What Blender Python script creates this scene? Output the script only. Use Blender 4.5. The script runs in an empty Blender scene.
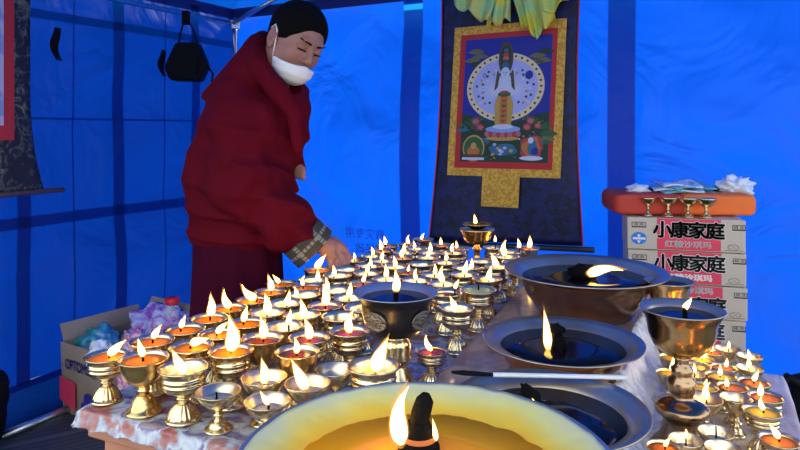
import bpy, bmesh, math, random
import numpy as np
from mathutils import Vector, Matrix, noise as mnoise
R = math.radians
random.seed(7)
sc = bpy.context.scene
C = sc.collection

# ------------------------------------------------------------------ camera, light, exposure
HC = 1.25; F = 650.0; HY = 130.0
cd = bpy.data.cameras.new('camera'); cam = bpy.data.objects.new('camera', cd); C.objects.link(cam)
cam.location = (0, 0, HC); cam.rotation_euler = (R(90), 0, 0)
cd.sensor_width = 36; cd.lens = F/800*36; cd.shift_y = -(225-HY)/800; cd.clip_start = .02
sc.camera = cam
w = bpy.data.worlds.new('world'); sc.world = w; w.use_nodes = True
w.node_tree.nodes['Background'].inputs[0].default_value = (.80, .90, 1.0, 1)
w.node_tree.nodes['Background'].inputs[1].default_value = 2.2
sd = bpy.data.lights.new('sun', 'SUN'); sd.energy = 7.0; sd.angle = R(3); sd.color = (1, .95, .88)
sun = bpy.data.objects.new('sun', sd); C.objects.link(sun)
sun.rotation_euler = Vector((-.42, -.62, -.66)).to_track_quat('-Z', 'Y').to_euler()
vs = sc.view_settings
vs.view_transform = 'Standard'; vs.look = 'None'; vs.gamma = 1; vs.use_curve_mapping = False
vs.exposure = 0.35
sc.cycles.use_denoising = True
sc.cycles.max_bounces = 8; sc.cycles.transparent_max_bounces = 12
sc.cycles.sample_clamp_indirect = 4

# ------------------------------------------------------------------ helpers
def PX(px, py, D): return Vector(((px-400)*D/F, D, HC-(py-HY)*D/F))
def atz(px, py, dz):                       # point at dz below the lens
    D = dz*F/(py-HY); return Vector(((px-400)*D/F, D, HC-dz))
TU = Vector((math.cos(R(28)), -math.sin(R(28)), 0)); TV = Vector((-math.sin(R(28)), -math.cos(R(28)), 0))
TC = Vector((-1.032, 4.0, 0))
def BW(t, z, off=0): p = TC+TU*t+TV*off; return Vector((p.x, p.y, z))       # on the back wall
def LW(s, z, off=0): p = TC+TV*s+TU*off; return Vector((p.x, p.y, z))       # on the left wall
def bwpx(px, py, off=0):
    k = (px-400)/F; c = TC+TV*off
    t = (k*c.y-c.x)/(TU.x-k*TU.y); D = c.y+TU.y*t
    return t, HC-(py-HY)*D/F
def lwpx(px, py, off=0):
    k = (px-400)/F; c = TC+TU*off
    s = (k*c.y-c.x)/(TV.x-k*TV.y); D = c.y+TV.y*s
    return s, HC-(py-HY)*D/F
AU = Vector((math.cos(R(25)), -math.sin(R(25)), 0)); AW = Vector((math.sin(R(25)), math.cos(R(25)), 0))
def TB(u, w_, z): p = AU*u+AW*w_; return Vector((p.x, p.y, z))              # table frame

def link(name, me, mats, parent=None, smooth=False):
    o = bpy.data.objects.new(name, me); C.objects.link(o)
    if not isinstance(mats, (list, tuple)): mats = [mats]
    for m in mats: me.materials.append(m)
    if parent is not None: o.parent = parent
    if smooth: me.polygons.foreach_set('use_smooth', [True]*len(me.polygons))
    me.name = name
    return o
def tag(o, label=None, cat=None, group=None, kind=None):
    if label: o['label'] = label
    if cat: o['category'] = cat
    if group: o['group'] = group
    if kind: o['kind'] = kind
    return o
def thing(name, label, cat, loc=(0, 0, 0), rz=0, group=None):
    o = bpy.data.objects.new(name, None); C.objects.link(o); o.location = loc; o.rotation_euler = (0, 0, rz)
    o.empty_display_size = .05
    return tag(o, label, cat, group)
def copy_tree(o, parent=None):
    c = o.copy(); C.objects.link(c); c.parent = parent
    if parent is not None: c.matrix_parent_inverse = o.matrix_parent_inverse.copy()
    for ch in list(o.children): copy_tree(ch, c)
    return c
class MB:
    def __init__(s): s.v = []; s.f = []; s.m = []
    def add(s, vs_, fs, mi=0):
        n = len(s.v); s.v += [tuple(v) for v in vs_]; s.f += [tuple(i+n for i in f) for f in fs]
        s.m += [mi]*len(fs); return s
    def box(s, c, d, mi=0, M=None):
        x, y, z = d[0]/2, d[1]/2, d[2]/2
        vs_ = [Vector((a*x, b*y, e*z)) for a in (-1, 1) for b in (-1, 1) for e in (-1, 1)]
        vs_ = [(M @ v if M is not None else v)+Vector(c) for v in vs_]
        return s.add(vs_, [(0, 1, 3, 2), (4, 6, 7, 5), (0, 4, 5, 1), (2, 3, 7, 6), (0, 2, 6, 4), (1, 5, 7, 3)], mi)
    def prism(s, pts, z0, z1, mi=0):
        n = len(pts)
        vs_ = [(p[0], p[1], z0) for p in pts]+[(p[0], p[1], z1) for p in pts]
        fs = [tuple(range(n))[::-1], tuple(range(n, 2*n))]+[(i, (i+1) % n, n+(i+1) % n, n+i) for i in range(n)]
        return s.add(vs_, fs, mi)
    def tube(s, pts, r, seg=8, mi=0, cap=True, flat=1.0):
        pts = [Vector(p) for p in pts]; n = len(pts)
        rs = r if isinstance(r, (list, tuple)) else [r]*n
        vs_ = []; prev = None
        for i, p in enumerate(pts):
            d = (pts[min(i+1, n-1)]-pts[max(i-1, 0)]).normalized()
            a = d.cross(Vector((0, 0, 1))) if abs(d.z) < .9 else d.cross(Vector((1, 0, 0)))
            a.normalize()
            if prev is not None:
                a = (prev-d*prev.dot(d)).normalized()
            prev = a; b = d.cross(a)
            for k in range(seg):
                t = 2*math.pi*k/seg
                vs_.append(p+(a*math.cos(t)+b*math.sin(t)*flat)*rs[i])
        fs = [(i*seg+k, i*seg+(k+1) % seg, (i+1)*seg+(k+1) % seg, (i+1)*seg+k) for i in range(n-1) for k in range(seg)]
        if cap: fs += [tuple(range(seg))[::-1], tuple(range((n-1)*seg, n*seg))]
        return s.add(vs_, fs, mi)
    def lathe(s, prof, seg=32, mi=0, flute=None, c=(0, 0, 0), ms=None):
        vs_ = []; idx = []
        for (r, z) in prof:
            if r < 1e-6: idx.append([len(vs_)]*seg); vs_.append((c[0], c[1], c[2]+z)); continue
            row = []
            for k in range(seg):
                t = 2*math.pi*k/seg; rr = r
                if flute and flute[0] <= z <= flute[1]: rr = r*(1+flute[3]*math.cos(flute[2]*t))
                row.append(len(vs_)); vs_.append((c[0]+rr*math.cos(t), c[1]+rr*math.sin(t), c[2]+z))
            idx.append(row)
        n0 = len(s.v); s.v += vs_
        for i in range(len(prof)-1):
            a, b = idx[i], idx[i+1]; m = ms[i] if ms else mi
            for k in range(seg):
                k2 = (k+1) % seg
                f = []
                for q in (a[k], a[k2], b[k2], b[k]):
                    if q not in f: f.append(q)
                if len(f) > 2: s.f.append(tuple(q+n0 for q in f)); s.m.append(m)
        return s
    def grid(s, fn, nu, nv, mi=0):
        vs_ = [fn(i/nu, j/nv) for j in range(nv+1) for i in range(nu+1)]
        fs = [(j*(nu+1)+i, j*(nu+1)+i+1, (j+1)*(nu+1)+i+1, (j+1)*(nu+1)+i) for j in range(nv) for i in range(nu)]
        return s.add(vs_, fs, mi)
    def mesh(s, name, fix=False):
        me = bpy.data.meshes.new(name); me.from_pydata(s.v, [], s.f)
        me.polygons.foreach_set('material_index', s.m)
        if fix:
            bm = bmesh.new(); bm.from_mesh(me); bmesh.ops.recalc_face_normals(bm, faces=bm.faces); bm.to_mesh(me); bm.free()
        me.update(); return me
    def build(s, name, mats, parent=None, smooth=False, fix=True):
        return link(name, s.mesh(name, fix), mats, parent, smooth)
def solidify(o, t, off=0):
    m = o.modifiers.new('s', 'SOLIDIFY'); m.thickness = t; m.offset = off; return o
def bevel(o, w_, seg=2):
    m = o.modifiers.new('b', 'BEVEL'); m.width = w_; m.segments = seg; m.limit_method = 'ANGLE'; return o

# ---- materials
def mat(name, col, rough=.5, metal=0, bump=None, var=None, coat=0, emit=None, sheen=0, trans=0, sss=0, spec=.5):
    m = bpy.data.materials.new(name); m.use_nodes = True; nt = m.node_tree; b = nt.nodes['Principled BSDF']
    b.inputs['Base Color'].default_value = (*col, 1); b.inputs['Roughness'].default_value = rough
    b.inputs['Metallic'].default_value = metal; b.inputs['Coat Weight'].default_value = coat
    b.inputs['Coat Roughness'].default_value = .12; b.inputs['Specular IOR Level'].default_value = spec
    b.inputs['Sheen Weight'].default_value = sheen; b.inputs['Transmission Weight'].default_value = trans
    b.inputs['Subsurface Weight'].default_value = sss; b.inputs['Subsurface Scale'].default_value = .01
    if emit: b.inputs['Emission Color'].default_value = (*emit[0], 1); b.inputs['Emission Strength'].default_value = emit[1]
    tc = nt.nodes.new('ShaderNodeTexCoord')
    if bump:                                                            # (scale, strength, distance)
        n = nt.nodes.new('ShaderNodeTexNoise'); n.inputs['Scale'].default_value = bump[0]; n.inputs['Detail'].default_value = 5
        bp = nt.nodes.new('ShaderNodeBump'); bp.inputs['Strength'].default_value = bump[1]
        bp.inputs['Distance'].default_value = bump[2] if len(bump) > 2 else .01
        nt.links.new(tc.outputs['Object'], n.inputs['Vector']); nt.links.new(n.outputs['Fac'], bp.inputs['Height'])
        nt.links.new(bp.outputs['Normal'], b.inputs['Normal'])
    if var:                                                             # (scale, colour two, low, high)
        n = nt.nodes.new('ShaderNodeTexNoise'); n.inputs['Scale'].default_value = var[0]; n.inputs['Detail'].default_value = 4
        r = nt.nodes.new('ShaderNodeValToRGB'); r.color_ramp.elements[0].position = var[2]; r.color_ramp.elements[1].position = var[3]
        r.color_ramp.elements[0].color = (*col, 1); r.color_ramp.elements[1].color = (*var[1], 1)
        nt.links.new(tc.outputs['Object'], n.inputs['Vector']); nt.links.new(n.outputs['Fac'], r.inputs['Fac'])
        nt.links.new(r.outputs['Color'], b.inputs['Base Color'])
    return m
def cloth_mat(name, col, tcol, tw=.5, bump=(3, .4, .03), rough=.45, spec=.5):   # tent sheeting that lets daylight through
    m = bpy.data.materials.new(name); m.use_nodes = True; nt = m.node_tree; b = nt.nodes['Principled BSDF']
    b.inputs['Base Color'].default_value = (*col, 1); b.inputs['Roughness'].default_value = rough
    b.inputs['Specular IOR Level'].default_value = spec
    t = nt.nodes.new('ShaderNodeBsdfTranslucent'); t.inputs['Color'].default_value = (*tcol, 1)
    mx = nt.nodes.new('ShaderNodeMixShader'); mx.inputs[0].default_value = tw
    nt.links.new(b.outputs[0], mx.inputs[1]); nt.links.new(t.outputs[0], mx.inputs[2])
    nt.links.new(mx.outputs[0], nt.nodes['Material Output'].inputs[0])
    tc = nt.nodes.new('ShaderNodeTexCoord'); n = nt.nodes.new('ShaderNodeTexNoise')
    n.inputs['Scale'].default_value = bump[0]; n.inputs['Detail'].default_value = 3; n.inputs['Distortion'].default_value = 1.2
    bp = nt.nodes.new('ShaderNodeBump'); bp.inputs['Strength'].default_value = bump[1]; bp.inputs['Distance'].default_value = bump[2]
    nt.links.new(tc.outputs['Object'], n.inputs['Vector']); nt.links.new(n.outputs['Fac'], bp.inputs['Height'])
    nt.links.new(bp.outputs['Normal'], b.inputs['Normal']); nt.links.new(bp.outputs['Normal'], t.inputs['Normal'])
    return m
def film_mat(name, col, alpha, rough=.15, bump=(25, .8, .02)):                 # thin clear plastic film
    m = mat(name, col, rough, bump=bump); nt = m.node_tree; b = nt.nodes['Principled BSDF']
    tr = nt.nodes.new('ShaderNodeBsdfTransparent'); mx = nt.nodes.new('ShaderNodeMixShader'); mx.inputs[0].default_value = alpha
    nt.links.new(tr.outputs[0], mx.inputs[1]); nt.links.new(b.outputs[0], mx.inputs[2])
    nt.links.new(mx.outputs[0], nt.nodes['Material Output'].inputs[0]); return m

M = {}
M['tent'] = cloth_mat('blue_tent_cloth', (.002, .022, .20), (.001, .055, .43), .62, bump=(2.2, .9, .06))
M['tentL'] = cloth_mat('blue_tent_side', (.002, .018, .17), (.001, .036, .30), .62, bump=(2.2, .9, .06))  # same tent cloth, darkened to put the left wall's shade into the colour
M['tent2'] = cloth_mat('blue_tent_roof', (.002, .02, .18), (.001, .05, .30), .5)
M['strap'] = cloth_mat('navy_strap', (.001, .006, .06), (.01, .30, .60), .6)
M['print'] = mat('blue_print', (.001, .045, .60), .6)
M['steel'] = mat('steel_tube', (.55, .58, .62), .35, 1)
def radial_mat(name, stops, rough, spec, bump, sss=0):      # wax that thins towards the middle of the basin
    m = mat(name, (1, 1, 1), rough, spec=spec, bump=(22, bump, .004) if bump else None); nt = m.node_tree; b = nt.nodes['Principled BSDF']
    b.inputs['Subsurface Weight'].default_value = sss; b.inputs['Subsurface Scale'].default_value = .04
    tc = nt.nodes.new('ShaderNodeTexCoord'); n = nt.nodes.new('ShaderNodeTexNoise'); n.inputs['Scale'].default_value = 14
    sp = nt.nodes.new('ShaderNodeVectorMath'); sp.operation = 'MULTIPLY'; sp.inputs[1].default_value = (1, 1, 0)
    ln = nt.nodes.new('ShaderNodeVectorMath'); ln.operation = 'LENGTH'
    ma = nt.nodes.new('ShaderNodeMath'); ma.operation = 'MULTIPLY_ADD'; ma.inputs[1].default_value = .03; mr = nt.nodes.new('ShaderNodeMath'); mr.operation = 'MULTIPLY_ADD'; mr.inputs[1].default_value = 5; mr.inputs[2].default_value = -.075
    r = nt.nodes.new('ShaderNodeValToRGB')
    for i, (p, c) in enumerate(stops):
        e = r.color_ramp.elements[i] if i < 2 else r.color_ramp.elements.new(p*5); e.position = p*5; e.color = (*c, 1)
    nt.links.new(tc.outputs['Object'], sp.inputs[0]); nt.links.new(sp.outputs[0], ln.inputs[0]); nt.links.new(tc.outputs['Object'], n.inputs['Vector'])
    nt.links.new(n.outputs['Fac'], ma.inputs[0]); nt.links.new(ln.outputs['Value'], ma.inputs[2]); nt.links.new(ma.outputs[0], mr.inputs[0])
    nt.links.new(mr.outputs[0], r.inputs['Fac']); nt.links.new(r.outputs['Color'], b.inputs['Base Color']); return m
M['brass'] = mat('brass', (.84, .56, .22), .24, 1, bump=(60, .12, .002), var=(30, (.62, .42, .17), .35, .7))
M['brass2'] = mat('pale_brass', (.86, .67, .36), .22, 1, bump=(60, .12, .002), var=(40, (.66, .52, .28), .3, .7))
M['brass_in'] = mat('bright_cup_inside', (.95, .76, .45), .3, 1)
M['bronze'] = mat('bronze', (.66, .36, .10), .2, 1, bump=(20, .1, .004), var=(9, (.42, .26, .12), .35, .65))
M['bronze_dk'] = mat('tarnished_bronze', (.45, .28, .14), .24, 1, bump=(14, .12, .004), var=(6, (.20, .14, .10), .3, .7))
M['steel_in'] = mat('brushed_steel', (.54, .46, .36), .30, .82, var=(8, (.36, .27, .18), .35, .75))
M['pewter'] = mat('dark_pewter', (.055, .05, .05), .3, .85, bump=(40, .1, .002))
M['pewter_lit'] = mat('chased_silver', (.20, .185, .16), .3, 1, bump=(260, 1.0, .004))  # paler metal of the chased ovals
M['steel_blue'] = mat('polished_steel', (.42, .43, .47), .32, .75)
M['oil_o'] = mat('orange_butter', (.98, .23, .004), .3, spec=.1)
M['oil_y'] = mat('yellow_butter', (.98, .55, .02), .3, spec=.1)
M['oil_p'] = mat('dark_red_butter', (.30, .05, .025), .2, spec=.3)
M['oil_c'] = mat('clear_oil', (.72, .66, .55), .10, .6)
M['wax_g'] = mat('green_yellow_wax', (.62, .62, .22), .4, sss=.2, bump=(50, .2, .003))
M['oil_d'] = mat('dark_oil', (.006, .006, .010), .10, spec=.16)
M['amber'] = radial_mat('amber_oil', [(.035, (1, .33, .003)), (.10, (1, .37, .005)), (.130, (1, .35, .006))], .22, .10, 0, 0)
M['wax'] = radial_mat('hardened_wax', [(.116, (.92, .40, .012)), (.130, (.85, .50, .05)), (.145, (.72, .58, .18)), (.160, (.60, .54, .32))], .4, .25, .35, .25)
M['wick'] = mat('charred_wick', (.006, .005, .005), .95, spec=.1, bump=(300, 1, .003))
M['wick2'] = mat('wick_base', (.35, .25, .12), .8)
M['glow'] = mat('smouldering_band', (.05, .02, .01), .8, emit=((1, .25, .04), .5))
def flame_mats():
    m = bpy.data.materials.new('flame_core'); m.use_nodes = True; nt = m.node_tree
    nt.nodes.remove(nt.nodes['Principled BSDF']); e = nt.nodes.new('ShaderNodeEmission')
    tc = nt.nodes.new('ShaderNodeTexCoord'); sx = nt.nodes.new('ShaderNodeSeparateXYZ'); r = nt.nodes.new('ShaderNodeValToRGB')
    r.color_ramp.elements[0].color = (1, .30, .03, 1); r.color_ramp.elements[1].position = .22; r.color_ramp.elements[1].color = (1, .62, .15, 1)
    q = r.color_ramp.elements.new(.7); q.color = (1, .58, .13, 1); q = r.color_ramp.elements.new(1); q.color = (1, .30, .03, 1)
    nt.links.new(tc.outputs['Generated'], sx.inputs[0]); nt.links.new(sx.outputs['Z'], r.inputs['Fac']); nt.links.new(r.outputs['Color'], e.inputs['Color'])
    e.inputs['Strength'].default_value = 16
    nt.links.new(e.outputs[0], nt.nodes['Material Output'].inputs[0])
    s = bpy.data.materials.new('flame_sheath'); s.use_nodes = True; nt = s.node_tree
    nt.nodes.remove(nt.nodes['Principled BSDF']); e = nt.nodes.new('ShaderNodeEmission'); e.inputs['Color'].default_value = (1, .38, .06, 1)
    e.inputs['Strength'].default_value = 1.1
    tr = nt.nodes.new('ShaderNodeBsdfTransparent'); ad = nt.nodes.new('ShaderNodeMixShader'); ad.inputs[0].default_value = .35
    nt.links.new(tr.outputs[0], ad.inputs[1]); nt.links.new(e.outputs[0], ad.inputs[2]); nt.links.new(ad.outputs[0], nt.nodes['Material Output'].inputs[0])
    s.cycles.emission_sampling = 'NONE'
    return [m, s]
FM = flame_mats()
M['robe'] = mat('crimson_wool', (.115, .0035, .012), .9, bump=(9, .9, .02), var=(3, (.085, .003, .009), .3, .7), spec=.06)
M['skirt'] = mat('maroon_wool', (.042, .0025, .013), .9, bump=(90, .25, .004), spec=.06)
M['skin'] = mat('skin', (.34, .15, .11), .5, sss=.15, bump=(120, .15, .002))
M['hair'] = mat('black_hair', (.004, .0035, .0035), .9, bump=(260, 1, .004), spec=.1)
M['white'] = mat('white_mask', (.80, .80, .80), .8)
M['plaid0'] = mat('plaid_dark', (.035, .032, .028), .9); M['plaid1'] = mat('plaid_pale', (.20, .195, .165), .9); M['plaid2'] = mat('plaid_grey', (.085, .08, .07), .9)
M['black'] = mat('black_fabric', (.004, .004, .005), .8, bump=(60, .3, .005), spec=.15)
M['card'] = mat('kraft_board', (.62, .51, .38), .8, bump=(40, .1, .003), var=(4, (.56, .46, .34), .4, .65))
M['card2'] = mat('brown_board', (.34, .25, .17), .85, bump=(30, .15, .004), var=(5, (.27, .19, .13), .4, .65))
M['pinkred'] = mat('red_print', (.80, .045, .09), .6)
M['ink'] = mat('black_ink', (.012, .012, .014), .6); M['cream'] = mat('cream_ink', (.80, .76, .66), .7)
M['blueink'] = mat('blue_ink', (.02, .20, .65), .6); M['navyink'] = mat('navy_ink', (.02, .02, .25), .6)
M['wood'] = mat('salmon_wood', (.55, .24, .13), .55, bump=(18, .2, .005), var=(6, (.45, .18, .10), .4, .6))
M['pallet'] = mat('pallet_wood', (.30, .2, .12), .8)
M['ora'] = mat('orange_cushion', (.90, .17, .02), .7, bump=(40, .2, .004))
M['reda'] = mat('red_cushion', (.50, .045, .018), .7, bump=(40, .2, .004))  # same orange cover, with the shade on its left part put into the colour
M['film'] = film_mat('clear_film', (.85, .9, .95), .28)
M['bag_w'] = mat('white_plastic', (.78, .82, .85), .25, bump=(40, 1, .01)); M['paper'] = mat('paper', (.62, .68, .78), .5, var=(30, (.25, .35, .55), .5, .62))
M['paper2'] = mat('teal_paper', (.12, .38, .45), .5)
M['gold'] = mat('yellow_brocade', (.85, .47, .04), .5, bump=(120, .4, .003), var=(70, (.62, .30, .02), .45, .55))
M['redb'] = mat('red_brocade', (.55, .02, .02), .6, bump=(120, .3, .002))
M['navyb'] = mat('navy_brocade', (.004, .010, .085), .55, bump=(60, .5, .004), var=(26, (.003, .004, .030), .48, .54))

def floor_mat():
    m = mat('stone_pavers', (.09, .095, .10), .55); nt = m.node_tree; b = nt.nodes['Principled BSDF']
    tc = nt.nodes.new('ShaderNodeTexCoord'); mp = nt.nodes.new('ShaderNodeMapping'); mp.inputs['Rotation'].default_value = (0, 0, R(-32))
    br = nt.nodes.new('ShaderNodeTexBrick'); br.inputs['Scale'].default_value = 1
    br.inputs['Brick Width'].default_value = .62; br.inputs['Row Height'].default_value = .30; br.inputs['Mortar Size'].default_value = .011
    br.inputs['Color1'].default_value = (.030, .032, .036, 1); br.inputs['Color2'].default_value = (.10, .105, .11, 1); br.inputs['Mortar'].default_value = (.17, .18, .18, 1)
    wv = nt.nodes.new('ShaderNodeTexWave'); wv.inputs['Scale'].default_value = 9; wv.bands_direction = 'Y'; wv.inputs['Distortion'].default_value = .6
    mx = nt.nodes.new('ShaderNodeMix'); mx.data_type = 'RGBA'; mx.blend_type = 'MULTIPLY'; mx.inputs[0].default_value = .55
    nt.links.new(tc.outputs['Object'], mp.inputs['Vector']); nt.links.new(mp.outputs[0], br.inputs['Vector']); nt.links.new(mp.outputs[0], wv.inputs['Vector'])
    nt.links.new(br.outputs['Color'], mx.inputs[6]); nt.links.new(wv.outputs['Color'], mx.inputs[7]); nt.links.new(mx.outputs[2], b.inputs['Base Color'])
    bp = nt.nodes.new('ShaderNodeBump'); bp.inputs['Strength'].default_value = .5; bp.inputs['Distance'].default_value = .01
    nt.links.new(br.outputs['Fac'], bp.inputs['Height']); bp.invert = True; nt.links.new(bp.outputs[0], b.inputs['Normal']); return m
def multi_mat(name, scale, stops, rough, coat=0, bump=(30, .5, .006), distort=.5, metal=0):
    m = mat(name, (1, 1, 1), rough, metal, bump=bump, coat=coat); nt = m.node_tree; b = nt.nodes['Principled BSDF']
    tc = nt.nodes.new('ShaderNodeTexCoord'); n = nt.nodes.new('ShaderNodeTexNoise'); n.inputs['Scale'].default_value = scale
    n.inputs['Detail'].default_value = 3; n.inputs['Distortion'].default_value = distort
    r = nt.nodes.new('ShaderNodeValToRGB'); r.color_ramp.interpolation = 'LINEAR'
    for i, (p, c) in enumerate(stops):
        e = r.color_ramp.elements[i] if i < 2 else r.color_ramp.elements.new(p)
        e.position = p; e.color = (*c, 1)
    nt.links.new(tc.outputs['Object'], n.inputs['Vector']); nt.links.new(n.outputs['Fac'], r.inputs['Fac']); nt.links.new(r.outputs['Color'], b.inputs['Base Color']); return m
M['floor'] = floor_mat()
M['tcloth'] = multi_mat('floral_oilcloth', 24, [(.34, (.30, .07, .05)), (.42, (.36, .15, .12)), (.48, (.34, .38, .46)), (.54, (.52, .53, .52)), (.60, (.12, .10, .24)), (.68, (.36, .26, .24))], .3, coat=.35, bump=(22, .8, .012))
M['wrapped'] = multi_mat('foil_wrapped_board', 7, [(.35, (.32, .16, .15)), (.5, (.42, .28, .25)), (.6, (.30, .20, .22)), (.7, (.55, .48, .45))], .28, coat=.8, bump=(14, .8, .015))
M['rcloth'] = multi_mat('pale_board_under_film', 6, [(.35, (.70, .46, .30)), (.5, (.82, .62, .44)), (.65, (.90, .80, .66))], .35, coat=.2, bump=(16, .7, .012))
M['darkbro'] = multi_mat('dark_floral_brocade', 22, [(.38, (.010, .008, .014)), (.52, (.014, .012, .022)), (.57, (.10, .09, .08)), (.61, (.02, .016, .028)), (.68, (.24, .22, .10)), (.74, (.05, .05, .05))], .7, bump=(60, .4, .004), distort=1.5)
M['khata'] = multi_mat('yellow_green_silk', 5, [(.38, (.90, .62, .02)), (.5, (.75, .72, .08)), (.58, (.38, .72, .28)), (.68, (.90, .55, .02))], .35, bump=(30, .4, .004))
M['bag_p'] = multi_mat('purple_film_bag', 12, [(.35, (.30, .07, .45)), (.48, (.55, .60, .75)), (.56, (.62, .10, .45)), (.66, (.65, .70, .85))], .2, coat=.5, bump=(30, 1, .015))
M['bag_pk'] = multi_mat('pink_print_bag', 16, [(.38, (.75, .75, .80)), (.47, (.75, .05, .30)), (.54, (.80, .70, .75)), (.62, (.70, .12, .10)), (.7, (.8, .78, .8))], .3, coat=.4, bump=(30, 1, .012))
M['bag_g'] = multi_mat('green_film_bag', 14, [(.38, (.02, .22, .16)), (.5, (.05, .25, .50)), (.6, (.10, .50, .35)), (.7, (.5, .6, .7))], .2, coat=.5, bump=(30, 1, .015))
M['bag_b'] = film_mat('pale_blue_film', (.55, .72, .9), .6)
M['redcap'] = mat('red_cap', (.7, .015, .02), .35)

# ------------------------------------------------------------------ setting
o = MB().box((0, 2, -.05), (24, 24, .1)).build('floor', M['floor']); tag(o, kind='structure')
EAVE = 1.97; L = 4.5; LV = 3.0
def wr(a, b, k):                       # cloth wrinkles
    return (mnoise.noise(Vector((a*1.3, b*1.3, k)))*.075 + mnoise.noise(Vector((a*3+b*1.4, b*2.2-a*.8, k+5)))*.03
            + (abs(mnoise.noise(Vector((a*1.1+b*1.3, b*.35-a*.3, k+9))))**.6)*.06)
def back_pt(i, j):
    t, z = -.07+i*(L+.07), .10+j*(EAVE-.10)
    edge = min(1, t/.25)*min(1, (EAVE-z)/.25+.15)
    return BW(t, z, -.05+wr(t, z, 1)*edge)
def left_pt(i, j):
    s, z = -.07+i*(LV+.07), .13+j*(EAVE-.13); edge = min(1, s/.25)*min(1, (EAVE-z)/.25+.15)
    sk = max(0, (.85-z)/.85)
    return LW(s, z, -.03+wr(s, z, 20)*.5*edge+sk*.022*math.sin(s*15+1.5*math.sin(s*4)+z))
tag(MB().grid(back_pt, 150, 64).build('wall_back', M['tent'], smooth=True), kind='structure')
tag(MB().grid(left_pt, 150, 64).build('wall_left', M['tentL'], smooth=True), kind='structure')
PK = TC+TU*L/2+TV*LV/2; PK.z = 2.85
mb = MB()
cor = [BW(0, EAVE), BW(L, EAVE), TC+TU*L+TV*LV+Vector((0, 0, EAVE)), LW(LV, EAVE)]
for k in range(4):
    a, b = cor[k], cor[(k+1) % 4]
    mb.grid(lambda i, j, a=a, b=b: (a.lerp(b, i)).lerp(PK, j)-Vector((0, 0, .10*math.sin(math.pi*j)*math.sin(math.pi*i)+.012*math.sin(i*40)*(1-j)*j)), 24, 12)
tag(mb.build('ceiling', M['tent2'], smooth=True), kind='structure')
# sewn webbing and overlaps of the tent cloth
nt_ = 0
def trim(fn, nu, nv, m=M['strap']):
    global nt_; nt_ += 1
    tag(MB().grid(fn, nu, nv).build('trim_%d' % nt_, m, smooth=True), kind='structure')
def lstrip_h(z0, z1, s0=0, s1=LV): trim(lambda i, j: LW(s0+i*(s1-s0), z0+j*(z1-z0), .030+wr(s0+i*(s1-s0), z0, 20)*.3), 60, 1)
def lstrip_v(s0, s1, z0=.15, z1=EAVE, dx=0): trim(lambda i, j: LW(s0+i*(s1-s0)+dx*j, z0+j*(z1-z0), .028+wr(s0, z0+j*(z1-z0), 20)*.3), 1, 40)
def bstrip_v(t0, t1, z0=.12, z1=EAVE, off=.075): trim(lambda i, j: BW(t0+i*(t1-t0), z0+j*(z1-z0), off+wr(t0, z0+j*(z1-z0), 1)*.6), 2, 40)
lstrip_h(1.745, 1.785); lstrip_h(.825, .875); lstrip_h(1.297, 1.306, .3, 2.4); lstrip_h(.13, .16)
lstrip_v(.31, .37); lstrip_v(.80, .865, dx=.02); lstrip_v(1.30, 1.36); lstrip_v(.555, .563); lstrip_v(1.085, 1.093)
lstrip_v(1.8, 1.86)
t0 = bwpx(409, 200)[0]; t1 = bwpx(428, 200)[0]; bstrip_v(t0, t1)
t0 = bwpx(611, 200)[0]; t1 = bwpx(638, 200)[0]; bstrip_v(t0, t1)
M['band'] = mat('navy_band', (.003, .012, .12), .6)
trim(lambda i, j: BW(i*L, 1.925+j*.06, .03+.01*j), 40, 1, M['band'])
trim(lambda i, j: LW(i*LV, 1.925+j*.06, .03+.01*j), 40, 1, M['band'])
# flap of the left wall lying on the paving
trim(lambda i, j: LW(i*LV, .13*(1-j)**2+.006+.006*math.sin(i*50)*j, -.02+.13*j), 60, 8, M['tent2'])
# faint mirrored characters printed on the outside of the back cloth
def text_mesh(s, size, off=0, ext=0, align='CENTER', spacing=1):
    cu = bpy.data.curves.new('t', 'FONT'); cu.body = s; cu.size = size; cu.offset = off; cu.extrude = ext
    cu.align_x = align; cu.align_y = 'CENTER'; cu.space_character = spacing
    ob = bpy.data.objects.new('t', cu); C.objects.link(ob)
    dg = bpy.context.evaluated_depsgraph_get(); me = bpy.data.meshes.new_from_object(ob.evaluated_get(dg))
    bpy.data.objects.remove(ob); me.materials.clear(); return me
def place_text(name, s, size, m, origin, ax, up, parent=None, off=0, sx=1.0, spacing=1, align='CENTER'):
    me = text_mesh(s, size, 0, 0, align, spacing)
    if off:
        bm = bmesh.new()
        for k in range(9):
            n0 = len(bm.verts); bm.from_mesh(me); bm.verts.ensure_lookup_table()
            if k:
                for v in bm.verts[n0:]: v.co += Vector((off*math.cos(k*math.pi/4), off*math.sin(k*math.pi/4), 0))
        bm.to_mesh(me); bm.free()
    ax = ax.normalized(); up = up.normalized(); n = ax.cross(up)
    T = Matrix((ax*sx, up, n)).transposed().to_4x4(); T.translation = origin; me.transform(T)
    return link(name, me, m, parent)
t_, z_ = bwpx(372, 238)
for i_, (s_, dz) in enumerate((('救灾专用', .03), ('民政', -.05))):
    o = place_text('trim_%d' % (50+i_), s_, .062, M['print'], BW(t_, z_+dz, .075), -TU, Vector((0, 0, 1))); tag(o, kind='structure')

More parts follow.
